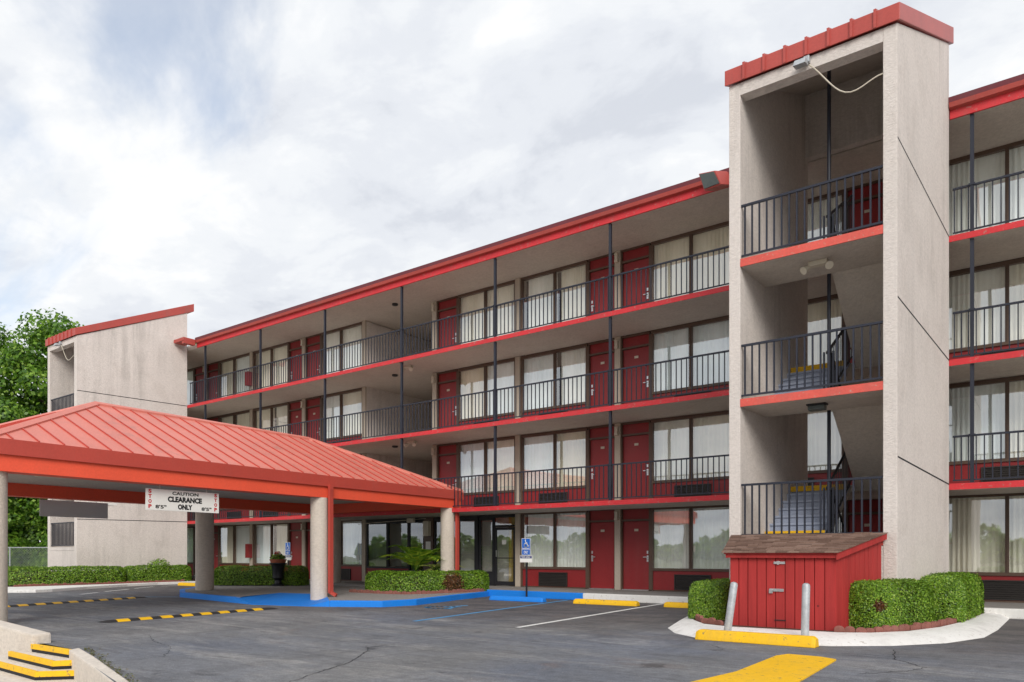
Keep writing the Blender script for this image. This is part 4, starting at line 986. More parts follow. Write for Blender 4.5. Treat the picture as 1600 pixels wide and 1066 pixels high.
# ------------------------------------------------------------------ accessible parking signs
def park_sign(x, y, zg, label, sc_=1.0):
    t = thing('parking_sign', label, 'sign', (x, y, zg))
    put('post', MB().box(x - 0.022, x + 0.022, y, y + 0.035, zg, zg + 1.72).mesh('post', 'black'), t)
    zc = zg + 1.05
    p1 = put('blue_plate', MB().box(x - 0.155, x + 0.155, y - 0.012, y - 0.002, zc + 0.21, zc + 0.70).mesh('blue_plate', 'signblue', 0.004), t)
    bdm = MB()
    for a_ in ((x - 0.155, x + 0.155, zc + 0.69, zc + 0.70), (x - 0.155, x + 0.155, zc + 0.21, zc + 0.22), (x - 0.155, x - 0.145, zc + 0.22, zc + 0.69), (x + 0.145, x + 0.155, zc + 0.22, zc + 0.69), (x - 0.145, x + 0.145, zc + 0.37, zc + 0.375)):
        bdm.box(a_[0], a_[1], y - 0.0145, y - 0.0125, a_[2], a_[3])
    put('border', bdm.mesh('border', 'signwhite'), p1)
    put('wheelchair_symbol', isa(MB(), Vector((x, y - 0.0145, zc + 0.545)), 0, 0.24, (1, 0, 0), (0, 0, 1), 0.0, 0.1).mesh('wheelchair_symbol', 'signwhite'), p1)
    for txt, z, w, h in (('PARKING', zc + 0.40, 0.25, 0.042), ('ONLY', zc + 0.295, 0.16, 0.085)):
        put('lettering', text_mb(txt, w, h, 0.02).map(lambda px, py, pz: (x + px, y - 0.0145, z + pz)).mesh('lettering', 'signwhite'), p1)
    p2 = put('white_plate', MB().box(x - 0.22, x + 0.22, y - 0.012, y - 0.002, zc, zc + 0.20).mesh('white_plate', 'signwhite', 0.003), t)
    put('header', MB().box(x - 0.205, x + 0.205, y - 0.0145, y - 0.0125, zc + 0.115, zc + 0.19).mesh('header', 'signnavy'), p2)
    put('lettering', text_mb('TOW AWAY', 0.33, 0.05, 0.02).map(lambda px, py, pz: (x + px, y - 0.0155, zc + 0.152 + pz)).mesh('lettering', 'signwhite'), p2)
    return t
park_sign(-12.95, 17.75, 0.0, 'blue accessible parking sign on black post behind the blue wheel stop')
park_sign(-25.2, 18.5, 0.0, 'blue and white parking sign standing behind the black urn under the canopy')

# ------------------------------------------------------------------ wheel stops, speed bumps, bollards
def wheel_stop(x, y, ln, rz, mat, label, h=0.125, group='wheel stops in front of the motel'):
    m_ = MB(); prof = [(-0.11, 0.0), (-0.10, 0.05), (-0.07, h), (0.07, h), (0.10, 0.05), (0.11, 0.0)]; n_ = len(prof)
    xs = [(-ln / 2, 0.75), (-ln / 2 + 0.05, 1.0), (ln / 2 - 0.05, 1.0), (ln / 2, 0.75)]
    vs = [(px, py * (0.9 if k < 1 else 1), pz * k if pz > 0.03 else pz) for px, k in xs for py, pz in prof]
    fs = [(i * n_ + j, i * n_ + (j + 1) % n_, (i + 1) * n_ + (j + 1) % n_, (i + 1) * n_ + j) for i in range(3) for j in range(n_)] + [tuple(range(n_))[::-1], tuple(3 * n_ + j for j in range(n_))]
    m_.add(vs, fs)
    o = put('wheel_stop', m_.mesh('wheel_stop', mat, 0.012), None, (x, y, 0.001), rz)
    return tag(o, label, 'wheel stop', group)
wheel_stop(-9.72, 16.75, 1.83, R(1), 'yellow', 'faded yellow concrete wheel stop below the two maroon ground floor doors')
wheel_stop(-7.25, 16.95, 1.83, 0, 'yellow', 'yellow concrete wheel stop partly hidden by the small hedge beside the shed')
wheel_stop(-3.82, 10.85, 1.75, R(0), 'yellow', 'bright yellow concrete wheel stop in front of the two steel bollards', 0.15)
wheel_stop(-12.42, 16.6, 1.83, 0, 'blue', 'blue concrete wheel stop below the accessible parking sign')
wheel_stop(-28.2, 16.5, 3.0, 0, 'yellow', 'yellow concrete wheel stop passing behind a round canopy column')

def speed_bump(p, q, label):
    p, q = Vector((*p, 0)), Vector((*q, 0)); d_ = (q - p); ln = d_.length; d_.normalize(); sx = Vector((-d_.y, d_.x, 0))
    t = thing('speed_bump', label, 'speed bump', (p + q) / 2, 'speed bumps under the canopy')
    hwid, h = 0.20, 0.036
    prof = [(-hwid, 0.0), (-hwid * 0.7, h * 0.55), (-hwid * 0.3, h * 0.95), (0, h), (hwid * 0.3, h * 0.95), (hwid * 0.7, h * 0.55), (hwid, 0.0)]; n_ = len(prof)
    def body(a_, b_, lift, k=1.0, skew=0.0):
        vs = []
        for c_ in (a_, b_):
            for w_, z_ in prof: vs.append(p + d_ * (c_ + skew * w_) + sx * w_ * k + Vector((0, 0, z_ * k + lift)))
        return vs
    m_ = MB()
    rings = [(0.0, 0.3), (0.06, 0.75), (0.16, 1.0), (ln - 0.16, 1.0), (ln - 0.06, 0.75), (ln, 0.3)]
    vs = [tuple(p + d_ * c_ + sx * w_ * (0.6 + 0.4 * k_) + Vector((0, 0, max(0.001, z_ * k_)))) for c_, k_ in rings for w_, z_ in prof]
    m_.add(vs, [(i * n_ + j, i * n_ + j + 1, (i + 1) * n_ + j + 1, (i + 1) * n_ + j) for i in range(len(rings) - 1) for j in range(n_ - 1)] + [tuple(range(n_)), tuple((len(rings) - 1) * n_ + j for j in range(n_))[::-1]])
    put('rubber_body', m_.mesh('rubber_body', 'rubber', smooth=True), t)
    k = int(ln / 0.5)
    for i in range(k):
        a_ = 0.28 + i * (ln - 0.5) / k
        m_ = MB(); vs = [tuple(v) for v in body(a_, a_ + 0.26, 0.004, 0.97, 0.35)]
        m_.add(vs, [(j, j + 1, n_ + j + 1, n_ + j) for j in range(n_ - 1)])
        put('stripe', m_.mesh('stripe', 'yellow', smooth=True), t)
    return t
speed_bump((-14.75, 6.65), (-15.3, 10.85), 'black rubber speed bump with bright yellow stripes beside the near columns')
speed_bump((-20.7, 6.3), (-22.3, 11.3), 'black rubber speed bump with dull yellow stripes below the grey board')

def bollard(x, y, lx, ly, label):
    m_ = MB().tube([(0, 0, 0), (lx * 0.94, ly * 0.94, 0.76), (lx * 0.97, ly * 0.97, 0.785), (lx, ly, 0.80)], [0.056, 0.056, 0.048, 0.02], 20)
    o = put('bollard', m_.mesh('bollard', 'galv', smooth=True), None, (x, y, 0.07))
    return tag(o, label, 'bollard', 'steel bollards in front of the shed')
bollard(-4.31, 11.05, 0.11, 0.02, 'galvanised steel bollard leaning beside the small left hedge')
bollard(-3.24, 11.3, 0.02, 0.0, 'upright galvanised steel bollard in front of the shed doors')

# ------------------------------------------------------------------ red shed
shed = thing('storage_shed', 'red plank storage shed with brown shingle lean-to roof at foot of stair tower', 'shed', (-3.9, 13.1, 0.1))
fl_, fr_, bl_, br_ = (-4.72, 12.24), (-3.06, 12.24), (-5.26, 13.96), (-2.76, 13.96)
def shp(nm, mb, mat, parent=None, bevel=0.0, label=None): return put(nm, mb.mesh(nm, mat, bevel), parent or shed, label=label)
shp('shed_body', MB().hexa([(-4.70, 12.27, 0.1), (-3.08, 12.27, 0.1), (-2.80, 13.93, 0.1), (-5.2, 13.93, 0.1)], [(-4.70, 12.27, 1.25), (-3.08, 12.27, 1.25), (-2.80, 13.93, 1.53), (-5.2, 13.93, 1.53)]), 'shed')
rnd = random.Random(3)
npl = 11
for i in range(npl):
    x0 = -4.72 + (1.66) * i / npl; x1 = -4.72 + 1.66 * (i + 1) / npl
    dz = rnd.uniform(-0.004, 0.004)
    shp('plank', MB().box(x0 + 0.006, x1 - 0.006, 12.238 - rnd.uniform(0, 0.004), 12.268, 0.105 + dz, 1.285), 'shed', None, 0.004)
nsd = 10
for i in range(nsd):
    a_, b_ = i / nsd, (i + 1) / nsd
    p = lambda t_: (-3.06 + 0.30 * t_, 12.24 + 1.72 * t_)
    (xa, ya), (xb_, yb_) = p(a_ + 0.003), p(b_ - 0.003)
    za, zb_ = 1.26 + 0.29 * a_, 1.26 + 0.29 * b_; o_ = 0.012 + rnd.uniform(0, 0.004)
    shp('plank', MB().hexa([(xa - 0.02, ya, 0.1), (xa + o_, ya - 0.002, 0.1), (xb_ + o_, yb_ - 0.002, 0.1), (xb_ - 0.02, yb_, 0.1)], [(xa - 0.02, ya, za), (xa + o_, ya - 0.002, za), (xb_ + o_, yb_ - 0.002, zb_), (xb_ - 0.02, yb_, zb_)]), 'shed', None, 0.003)
# roof deck, rake board and shingle courses
rl0, rr0, rl1, rr1 = -4.79, -3.0, -5.34, -2.66          # front and back x of the two roof edges
ry0, ry1, rz0, rz1 = 12.14, 13.97, 1.29, 1.625
shp('roof_deck', MB().hexa([(rl0, ry0, rz0), (rr0, ry0, rz0), (rr1, ry1, rz1), (rl1, ry1, rz1)], [(rl0, ry0, rz0 + 0.02), (rr0, ry0, rz0 + 0.02), (rr1, ry1, rz1 + 0.02), (rl1, ry1, rz1 + 0.02)]), 'shed')
shp('rake_board', MB().hexa([(rr0 - 0.02, ry0 + 0.01, rz0 - 0.085), (rr0, ry0 + 0.01, rz0 - 0.085), (rr1, ry1 - 0.01, rz1 - 0.085), (rr1 - 0.02, ry1 - 0.01, rz1 - 0.085)], [(rr0 - 0.02, ry0 + 0.01, rz0 - 0.001), (rr0, ry0 + 0.01, rz0 - 0.001), (rr1, ry1 - 0.01, rz1 - 0.001), (rr1 - 0.02, ry1 - 0.01, rz1 - 0.001)]), 'shed')
shp('eave_board', MB().box(rl0 + 0.02, rr0 - 0.021, ry0 + 0.03, ry0 + 0.05, rz0 - 0.06, rz0 - 0.001), 'shed')
nrow = 15
for r_ in range(nrow):
    t0, t1 = r_ / nrow, min(1.0, (r_ + 1.12) / nrow)
    xa0, xb0 = rl0 + (rl1 - rl0) * t0 - 0.02, rr0 + (rr1 - rr0) * t0 + 0.02
    xa1, xb1 = rl0 + (rl1 - rl0) * t1 - 0.02, rr0 + (rr1 - rr0) * t1 + 0.02
    ncol = 10; off = rnd.uniform(-0.4, 0.4)
    cuts = [0.0] + sorted(min(0.97, max(0.03, (c_ + off * 0.9 + rnd.uniform(-0.12, 0.12)) / ncol)) for c_ in range(1, ncol)) + [1.0]
    for a_, b_ in zip(cuts[:-1], cuts[1:]):
        if b_ - a_ < 0.015: continue
        up = 0.022 + rnd.choice((0.006, 0.008, 0.018)); g_ = 0.002
        ya, yb_ = ry0 - 0.03 + (ry1 - ry0 + 0.03) * t0 - rnd.uniform(0, 0.012), ry0 + (ry1 - ry0) * t1; za, zb_ = rz0 + (rz1 - rz0) * t0, rz0 + (rz1 - rz0) * t1
        q = [(xa0 + (xb0 - xa0) * a_ + g_, ya), (xa0 + (xb0 - xa0) * b_ - g_, ya), (xa1 + (xb1 - xa1) * b_ - g_, yb_), (xa1 + (xb1 - xa1) * a_ + g_, yb_)]
        zz_ = (za, za, zb_, zb_)
        shp('shingle', MB().hexa([(x, y, z + 0.021) for (x, y), z in zip(q, zz_)], [(x, y, z + up + (0.012 if i < 2 else 0.0)) for i, ((x, y), z) in enumerate(zip(q, zz_))]), 'shingle')
shp('hasp', MB().box(-3.99, -3.81, 12.215, 12.233, 1.13, 1.17).box(-3.93, -3.90, 12.20, 12.215, 1.12, 1.18), 'steel', None, 0.003)
shp('hasp', MB().box(-4.06, -3.83, 12.215, 12.233, 0.69, 0.735).box(-4.06, -4.0, 12.195, 12.215, 0.66, 0.72), 'steel', None, 0.003)
shp('latch', MB().box(-3.98, -3.80, 12.222, 12.234, 0.225, 0.238), 'black')

# ------------------------------------------------------------------ hedges and edging bricks
def hedge(name, path, width, z0, z1, label, dens, seed, size=0.045, dead=None, group='clipped hedges round the motel', wob=0.05, tuft=None):
    """path: centre line points; a clipped hedge with rounded shoulders"""
    rng = np.random.default_rng(seed)
    P = np.array(path, float)
    for _ in range(3 if len(path) > 2 else 0):
        P = np.concatenate([P[:1]] + [np.array([0.75 * a_ + 0.25 * b_, 0.25 * a_ + 0.75 * b_]) for a_, b_ in zip(P[:-1], P[1:])] + [P[-1:]])
    segs = np.linalg.norm(np.diff(P, axis=0), axis=1); cum = np.concatenate([[0], np.cumsum(segs)]); Ln = cum[-1]
    sd_ = np.diff(P, axis=0) / segs[:, None]
    VT = np.concatenate([sd_[:1], (sd_[:-1] + sd_[1:]) / 2, sd_[-1:]])
    t = thing(name, label, 'hedge', (*P.mean(0), z0), group)
    hwid = width / 2; H = z1 - z0
    def at_(l):
        l = np.clip(l, 0, Ln - 1e-6); i = np.searchsorted(cum, l, side='right') - 1; i = np.clip(i, 0, len(segs) - 1)
        f = ((l - cum[i]) / segs[i])[:, None]; p_ = P[i] * (1 - f) + P[i + 1] * f
        d_ = VT[i] * (1 - f) + VT[i + 1] * f; d_ = d_ / np.linalg.norm(d_, axis=1, keepdims=True); return p_, d_
    # superellipse section swept along the path; ends rounded the same way
    area = Ln * (2 * H + width) + 2 * width * H
    n_ = int(area * dens)
    e = 0.40
    tg = np.linspace(0, math.pi, 721); gx = np.sign(np.cos(tg)) * np.abs(np.cos(tg)) ** e * hwid; gz = np.abs(np.sin(tg)) ** e * H
    arc = np.concatenate([[0], np.cumsum(np.hypot(np.diff(gx), np.diff(gz)))])
    l = rng.uniform(-hwid * 0.95, Ln + hwid * 0.95, n_); th_ = np.interp(rng.uniform(0, arc[-1], n_), arc, tg)
    cx = np.sign(np.cos(th_)) * np.abs(np.cos(th_)) ** e; cz = np.abs(np.sin(th_)) ** e
    # ends: shrink section where l runs past the path
    over = np.maximum(np.maximum(-l, l - Ln), 0) / (hwid * 0.95)
    shr = (1 - np.clip(over, 0, 1) ** 3.2) ** (1 / 3.2)
    depth = 1 - np.abs(rng.normal(0, 0.07, n_)) + 0.03 * rng.uniform(0, 1, n_) ** 4; capm = rng.uniform(0, 1, n_) < 0.24
    endside = rng.uniform(0, 1, n_) < 0.5
    p0, d_ = at_(l)
    ext = np.where(l < 0, l, np.where(l > Ln, l - Ln, 0))
    q = p0 + d_ * ext[:, None]; sx = np.stack([-d_[:, 1], d_[:, 0]], 1)
    bump = 1 + wob * np.sin(l * 5.3 + seed) * np.sin(l * 2.1 + 1) + rng.normal(0, 0.02, n_)
    u = cx * hwid * shr * depth * bump
    zc = z0 + (H * cz * (0.55 + 0.45 * shr)) * depth * (bump * 0.5 + 0.5)
    zc = np.maximum(zc, z0 + 0.015)
    pts = np.concatenate([q + sx * u[:, None], zc[:, None]], 1)
    nr = np.concatenate([sx * (cx * np.abs(np.cos(th_)))[:, None] + d_ * (np.sign(ext) * over)[:, None], (cz * np.sin(th_))[:, None] + 0.15], 1)
    ne = int(2 * width * H * dens * 1.5)
    ue, ze, which = rng.uniform(-1, 1, ne), rng.uniform(0.02, 1, ne), rng.uniform(0, 1, ne) < 0.5
    s0 = (np.abs(ue) ** 3 + np.clip((ze - 0.5) / 0.5, 0, 1) ** 3) ** (1 / 3); ok = s0 < 1; ue, ze, which, s0 = ue[ok], ze[ok], which[ok], s0[ok]
    ex_ = hwid * 0.95 * (1 - s0 ** 3.2) ** (1 / 3.2) * (1 - np.abs(rng.normal(0, 0.06, len(ue))))
    pe, de = at_(np.where(which, 0.0, Ln)); sg_ = np.where(which, -1.0, 1.0)
    qe = pe + de * (ex_ * sg_)[:, None] + np.stack([-de[:, 1], de[:, 0]], 1) * (ue * hwid)[:, None]
    pts = np.concatenate([pts, np.concatenate([qe, (z0 + ze * H)[:, None]], 1)])
    nr = np.concatenate([nr, np.concatenate([de * sg_[:, None], np.full((len(ue), 1), 0.3)], 1)]); n_ = len(pts)
    if tuft:
        v = rng.normal(0, 1, (tuft[3], 3)); v /= np.linalg.norm(v, axis=1, keepdims=True)
        pts = np.concatenate([pts, np.array(tuft[0]) + v * np.array(tuft[1]) * rng.uniform(0.6, 1.05, (tuft[3], 1)) * tuft[2]]); nr = np.concatenate([nr, v]); n_ = len(pts)
    # twig core; its brown is kept dark so the leaf gaps look shaded
    core = MB()
    ring = [(-0.66, 0.02), (-0.66, 0.55), (-0.55, 0.74), (0.55, 0.74), (0.66, 0.55), (0.66, 0.02)]
    steps = max(4, int(Ln / 0.3)); ls = np.linspace(-hwid * 0.5, Ln + hwid * 0.5, steps); pp, dd = at_(ls)
    dd = np.stack([np.convolve(np.pad(dd[:, c_], 2, 'edge'), np.ones(5) / 5, 'valid') for c_ in (0, 1)], 1)
    for i in range(steps):
        ex = ls[i] if ls[i] < 0 else max(0, ls[i] - Ln); c_ = pp[i] + dd[i] * ex; s_ = np.array([-dd[i][1], dd[i][0]]); k_ = 0.82 if i in (0, steps - 1) else 1.0
        for a_, b_ in ring: core.v.append((c_[0] + s_[0] * a_ * hwid * k_, c_[1] + s_[1] * a_ * hwid * k_, z0 + b_ * H * (0.93 if k_ < 1 else 1)))
    m6 = 6
    for i in range(steps - 1):
        for j in range(m6): core.f.append((i * m6 + j, i * m6 + (j + 1) % m6, (i + 1) * m6 + (j + 1) % m6, (i + 1) * m6 + j))
    core.f += [tuple(range(m6))[::-1], tuple((steps - 1) * m6 + j for j in range(m6))]
    put('branches', core.mesh('branches', 'twig'), t)
    if dead is not None:
        dm = (np.linalg.norm(pts - np.array(dead[0]), axis=1) < dead[1] * (0.75 + 0.5 * rng.uniform(0, 1, n_)))
        leaf_obj('browned_leaves', pts[dm], nr[dm], size, 'deadleaf', t, seed + 1)
        pts, nr = pts[~dm], nr[~dm]
    leaf_obj('foliage', pts, nr, size, 'hedge', t, seed, 0.6, 0.42)
    return t
hedge('hedge', [(-35.0, 11.45), (-32.3, 11.5), (-31.9, 12.2), (-31.85, 14.75)], 1.0, 0.09, 0.80, 'long clipped hedge wrapping the front corner of far beige stair tower', 1500, 11, 0.06)
hedge('hedge', [(-31.95, 15.75), (-31.95, 17.75)], 0.9, 0.09, 0.80, 'clipped hedge with a taller tuft beside the wall of far stair tower', 1700, 12, 0.06, tuft=((-31.85, 16.75, 0.80), (0.42, 0.46, 0.30), 1.0, 1100))
hedge('hedge', [(-25.0, 15.75), (-23.0, 17.2)], 0.95, 0.148, 0.86, 'clipped hedge behind round canopy column and beside the black urn', 1900, 13, 0.052)
hedge('hedge', [(-16.9, 15.75), (-16.1, 15.75), (-15.6, 16.2), (-15.15, 18.0)], 0.85, 0.148, 0.78, 'clipped hedge with a brown patch in front of the lobby', 2800, 14, 0.044, ((-15.05, 16.9, 0.40), 0.36))
hedge('hedge', [(-5.45, 13.2), (-5.55, 14.5)], 0.74, 0.11, 0.80, 'small clipped hedge at left side of the red shed', 5200, 15, 0.033)
hedge('hedge', [(-2.66, 13.0), (-2.42, 13.9)], 0.84, 0.11, 0.87, 'clipped hedge with a bare spot at right side of the red shed', 5200, 16, 0.033, ((-2.50, 12.62, 0.50), 0.09))
hedge('hedge', [(-2.03, 15.25), (-1.98, 17.3)], 0.78, 0.11, 0.92, 'clipped hedge beside tan wall at foot of the stair tower', 4200, 17, 0.035)
tuft_rng = np.random.default_rng(3)

def edger_mesh(seed):
    rnd_ = random.Random(seed); m_ = MB(); n_ = 7; w_, h_, d_ = 0.075, 0.10 * rnd_.uniform(0.85, 1.15), 0.03
    prof = [(-w_, -0.02)] + [(-w_ * math.cos(math.pi * i / n_), h_ * (0.5 + 0.5 * math.sin(math.pi * i / n_))) for i in range(n_ + 1)] + [(w_, -0.02)]
    k = len(prof)
    m_.add([(x, -d_, z) for x, z in prof] + [(x, d_, z) for x, z in prof], [tuple(range(k))[::-1], tuple(range(k, 2 * k))] + [(i, (i + 1) % k, k + (i + 1) % k, k + i) for i in range(k)])
    return m_.mesh('brick', 'brick', 0.006)
EDG = [edger_mesh(i) for i in range(4)]
def edging(path, z, label, step=0.152):
    P = [Vector((*p, 0)) for p in path]; t = thing('brick_edging', label, 'edging', (*path[len(path) // 2], z), 'scalloped brick edgings round the beds')
    acc = 0.0; rnd_ = random.Random(len(path))
    for a_, b_ in zip(P[:-1], P[1:]):
        d_ = b_ - a_; ln = d_.length; d_.normalize(); l = acc
        while l < ln:
            c_ = a_ + d_ * l
            put('brick', EDG[rnd_.randrange(4)], t, (c_.x + rnd_.gauss(0, 0.006), c_.y + rnd_.gauss(0, 0.006), z + rnd_.uniform(-0.02, 0.0)), math.atan2(d_.y, d_.x) + rnd_.gauss(0, 0.06))
            l += step
        acc = l - ln
edging([(-2.98, 12.14), (-2.66, 12.22), (-2.28, 12.75), (-1.98, 13.6), (-1.82, 14.6), (-1.72, 15.6), (-1.66, 17.8)], 0.11, 'curved row of red brown edging bricks right of the red shed')
edging([(-5.72, 13.35), (-5.55, 12.8), (-5.2, 12.3), (-4.76, 12.12)], 0.11, 'short curved row of edging bricks left of the red shed')
edging([(-17.5, 15.1), (-16.4, 15.05), (-15.35, 15.2), (-15.0, 16.0), (-14.75, 17.2), (-14.65, 17.9)], 0.148, 'row of edging bricks below the hedge in front of the lobby')
edging([(-31.1, 11.0), (-31.1, 13.0), (-31.15, 15.2), (-31.3, 17.6)], 0.09, 'row of edging bricks below hedges at far stair tower')

# ------------------------------------------------------------------ potted plants
def urn(x, y, zg):
    t = thing('planter_urn', 'black fluted urn with terracotta pot of flowers under the canopy', 'planter', (x, y, zg))
    put('urn_body', MB().lathe([(0.22, zg), (0.22, zg + 0.05), (0.13, zg + 0.09), (0.12, zg + 0.2), (0.2, zg + 0.3), (0.19, zg + 0.55), (0.24, zg + 0.75), (0.31, zg + 0.80), (0.31, zg + 0.83), (0.27, zg + 0.83)], x, y, 24).mesh('urn_body', 'urn', smooth=True), t)
    put('pot', MB().lathe([(0.24, zg + 0.80), (0.29, zg + 0.93), (0.3, zg + 0.96), (0.26, zg + 0.96)], x, y, 20).mesh('pot', 'terracotta', smooth=True), t)
    rng = np.random.default_rng(7); n_ = 500; v = rng.normal(0, 1, (n_, 3)); v /= np.linalg.norm(v, axis=1, keepdims=True); v[:, 2] = np.abs(v[:, 2])
    leaf_obj('foliage', np.array([x, y, zg + 0.96]) + v * np.array([0.3, 0.3, 0.2]) * rng.uniform(0.3, 1, (n_, 1)), v, 0.09, 'hedge', t, 8)
    n_ = 60; v = rng.normal(0, 1, (n_, 3)); v[:, 2] = np.abs(v[:, 2]); v /= np.linalg.norm(v, axis=1, keepdims=True)
    leaf_obj('flowers', np.array([x - 0.02, y, zg + 1.1]) + v * np.array([0.12, 0.12, 0.14]), v, 0.06, M['redink'].name if False else 'redink', t, 9, 0.9)
urn(-23.05, 16.5, 0.148)

def palm(x, y, zg, pot_h, n_f, ln, label, mat, seed, broad=False):
    rnd_ = random.Random(seed); t = thing('potted_palm' if not broad else 'potted_plant', label, 'potted plant', (x, y, zg))
    put('pot', MB().lathe([(0.2, zg), (0.24, zg + pot_h * 0.9), (0.27, zg + pot_h), (0.23, zg + pot_h)], x, y, 20).mesh('pot', 'urn', smooth=True), t)
    st = MB(); lf = MB()
    for i in range(n_f):
        az = rnd_.uniform(0, 2 * math.pi); tilt = rnd_.uniform(0.15, 0.75); L_ = ln * rnd_.uniform(0.7, 1.1); pts = []
        dirx = Vector((math.cos(az), math.sin(az), 0))
        for k in range(9):
            s_ = k / 8; out_ = L_ * (math.sin(tilt) * s_ + 0.28 * s_ * s_); up = L_ * (math.cos(tilt) * s_ - 0.48 * s_ ** 2.4)
            pts.append(Vector((x, y, zg + pot_h)) + dirx * out_ + Vector((0, 0, up)))
        st.tube(pts, [0.012 - 0.001 * k for k in range(9)], 4)
        sd_ = Vector((-dirx.y, dirx.x, 0))
        if broad:
            for k in range(3, 9, 1):
                for sg_ in (-1, 1):
                    p_ = pts[k]; l_ = 0.2 * ln * rnd_.uniform(0.7, 1.2); tip = p_ + sd_ * sg_ * l_ * 0.8 + (pts[k] - pts[k - 1]).normalized() * l_ * 0.7 + Vector((0, 0, -0.3 * l_)); m2 = (p_ + tip) / 2; wv = (pts[k] - pts[k - 1]).normalized() * l_ * 0.28
                    lf.add([p_, m2 + wv, tip, m2 - wv], [(0, 1, 2, 3)])
        else:
            for k in range(2, 9):
                for sub in (0, 0.33, 0.66):
                    if k == 8 and sub: continue
                    p_ = pts[k] * (1 - sub) + pts[min(8, k + 1)] * sub; fw = (pts[k] - pts[k - 1]).normalized()
                    for sg_ in (-1, 1):
                        l_ = L_ * 0.34 * (1 - 0.5 * abs(k / 8 - 0.5) * 2) * rnd_.uniform(0.8, 1.15); tip = p_ + sd_ * sg_ * l_ * 0.75 + fw * l_ * 0.55 + Vector((0, 0, -0.25 * l_)); m2 = p_ * 0.6 + tip * 0.4; wv = fw * 0.034
                        lf.add([p_ - wv * 0.4, m2 - wv, tip, m2 + wv], [(0, 1, 2, 3)])
    put('stems', st.mesh('stems', 'palm'), t); me = bpy.data.meshes.new('fronds'); me.from_pydata(lf.v, [], lf.f); me.materials.append(M[mat]); put('fronds', me, t)
palm(-18.1, 18.45, 0.20, 0.50, 22, 1.65, 'tall green potted palm in front of the lobby window', 'palm', 4)
palm(-17.3, 18.75, 0.20, 0.42, 13, 0.8, 'low pale yellow leaved potted plant beside canopy column', 'croton', 5, True)
bt = thing('bench', 'low black bench standing against the lobby window behind the hedge', 'bench', (-20.4, 19.8, 0.2))
put('seat', MB().box(-21.2, -19.6, 19.65, 20.1, 0.60, 0.68).mesh('seat', 'black', 0.01), bt)
for x in (-21.1, -19.75): put('leg', MB().box(x, x + 0.06, 19.7, 20.05, 0.2, 0.598).mesh('leg', 'black'), bt)

# ------------------------------------------------------------------ steps and parapet at the street edge
stp = thing('concrete_steps', 'short flight of concrete steps with bright yellow nosings down to sidewalk', 'steps', (-11.2, 4.2, -0.33))
def step(poly, z, nlist):
    o = put('step', MB().prism(poly, z - 0.11, z).mesh('step', 'conc', 0.006), stp)
    for (a_, b_) in nlist:
        m_ = MB(); d_ = Vector((b_[0] - a_[0], b_[1] - a_[1], 0)).normalized(); nx = Vector((d_.y, -d_.x, 0)) * 0.006; inn = Vector((-d_.y, d_.x, 0)) * 0.05
        A, B = Vector((*a_, 0)) + nx, Vector((*b_, 0)) + nx
        m_.hexa([A + Vector((0, 0, z - 0.068)), B + Vector((0, 0, z - 0.068)), B + inn + Vector((0, 0, z - 0.068)), A + inn + Vector((0, 0, z - 0.068))],
                [A + Vector((0, 0, z + 0.003)), B + Vector((0, 0, z + 0.003)), B + inn + Vector((0, 0, z + 0.003)), A + inn + Vector((0, 0, z + 0.003))])
        put('nosing', m_.mesh('nosing', 'yellow', 0.004), o)
        A2, B2 = Vector((*a_, 0)) + nx * 0.6, Vector((*b_, 0)) + nx * 0.6
        put('tarred_riser', MB().hexa([A2 + Vector((0, 0, z - 0.118)), B2 + Vector((0, 0, z - 0.118)), B2 + inn + Vector((0, 0, z - 0.118)), A2 + inn + Vector((0, 0, z - 0.118))], [A2 + Vector((0, 0, z - 0.069)), B2 + Vector((0, 0, z - 0.069)), B2 + inn + Vector((0, 0, z - 0.069)), A2 + inn + Vector((0, 0, z - 0.069))]).mesh('tarred_riser', 'crack'), o)
step([(-12.05, 4.46), (-10.93, 4.50), (-10.86, 4.56), (-12.05, 4.60)], 0.0, [((-12.05, 4.46), (-10.92, 4.50))])
step([(-12.4, 4.28), (-10.74, 4.23), (-10.58, 4.50), (-10.9, 4.58), (-12.4, 4.58)], -0.11, [((-12.35, 4.28), (-10.74, 4.23)), ((-10.74, 4.23), (-10.58, 4.50))])
step([(-12.9, 4.10), (-10.72, 4.02), (-10.34, 4.46), (-10.6, 4.56), (-12.9, 4.56)], -0.22, [((-12.9, 4.10), (-10.72, 4.02)), ((-10.72, 4.02), (-10.34, 4.46))])
pw = put('parapet_wall', MB().hexa([(-12.0, 4.44, -0.5), (-11.98, 4.72, -0.5), (-18.0, 5.20, -0.5), (-18.0, 4.92, -0.5)], [(-12.0, 4.46, 0.14), (-11.98, 4.70, 0.15), (-18.0, 5.20, 0.24), (-18.0, 4.94, 0.23)]).mesh('parapet_wall', 'conc', 0.03))
tag(pw, 'low beige concrete parapet wall ending beside the yellow edged steps', 'wall')
ck = MB()
ckp = [((-10.88, 4.485), (-10.84, 4.60), 0.004, 0.025), (( -9.9, 4.215), (-9.85, 4.35), 0.0, 0.02), ((-7.85, 3.655), (-7.6, 3.70), -0.004, 0.02), ((0.4, 1.22), (0.5, 1.40), -0.01, 0.02)]
vs = []
for (l0, r0_, zl_, zr_) in ckp: vs += [(*l0, -0.5), (*r0_, -0.5), (*r0_, zr_), (*l0, zl_)]
fs = [(0, 1, 2, 3), (12, 15, 14, 13)]
for q in range(3):
    for k in range(4): fs.append((4 * q + k, 4 * q + (k + 1) % 4, 4 * q + 4 + (k + 1) % 4, 4 * q + 4 + k))
ck.add(vs, fs)
tag(put('cheek_wall', ck.mesh('cheek_wall', 'conc', 0.02)), 'beige concrete kerb wall running from the yellow steps along the asphalt edge', 'wall')

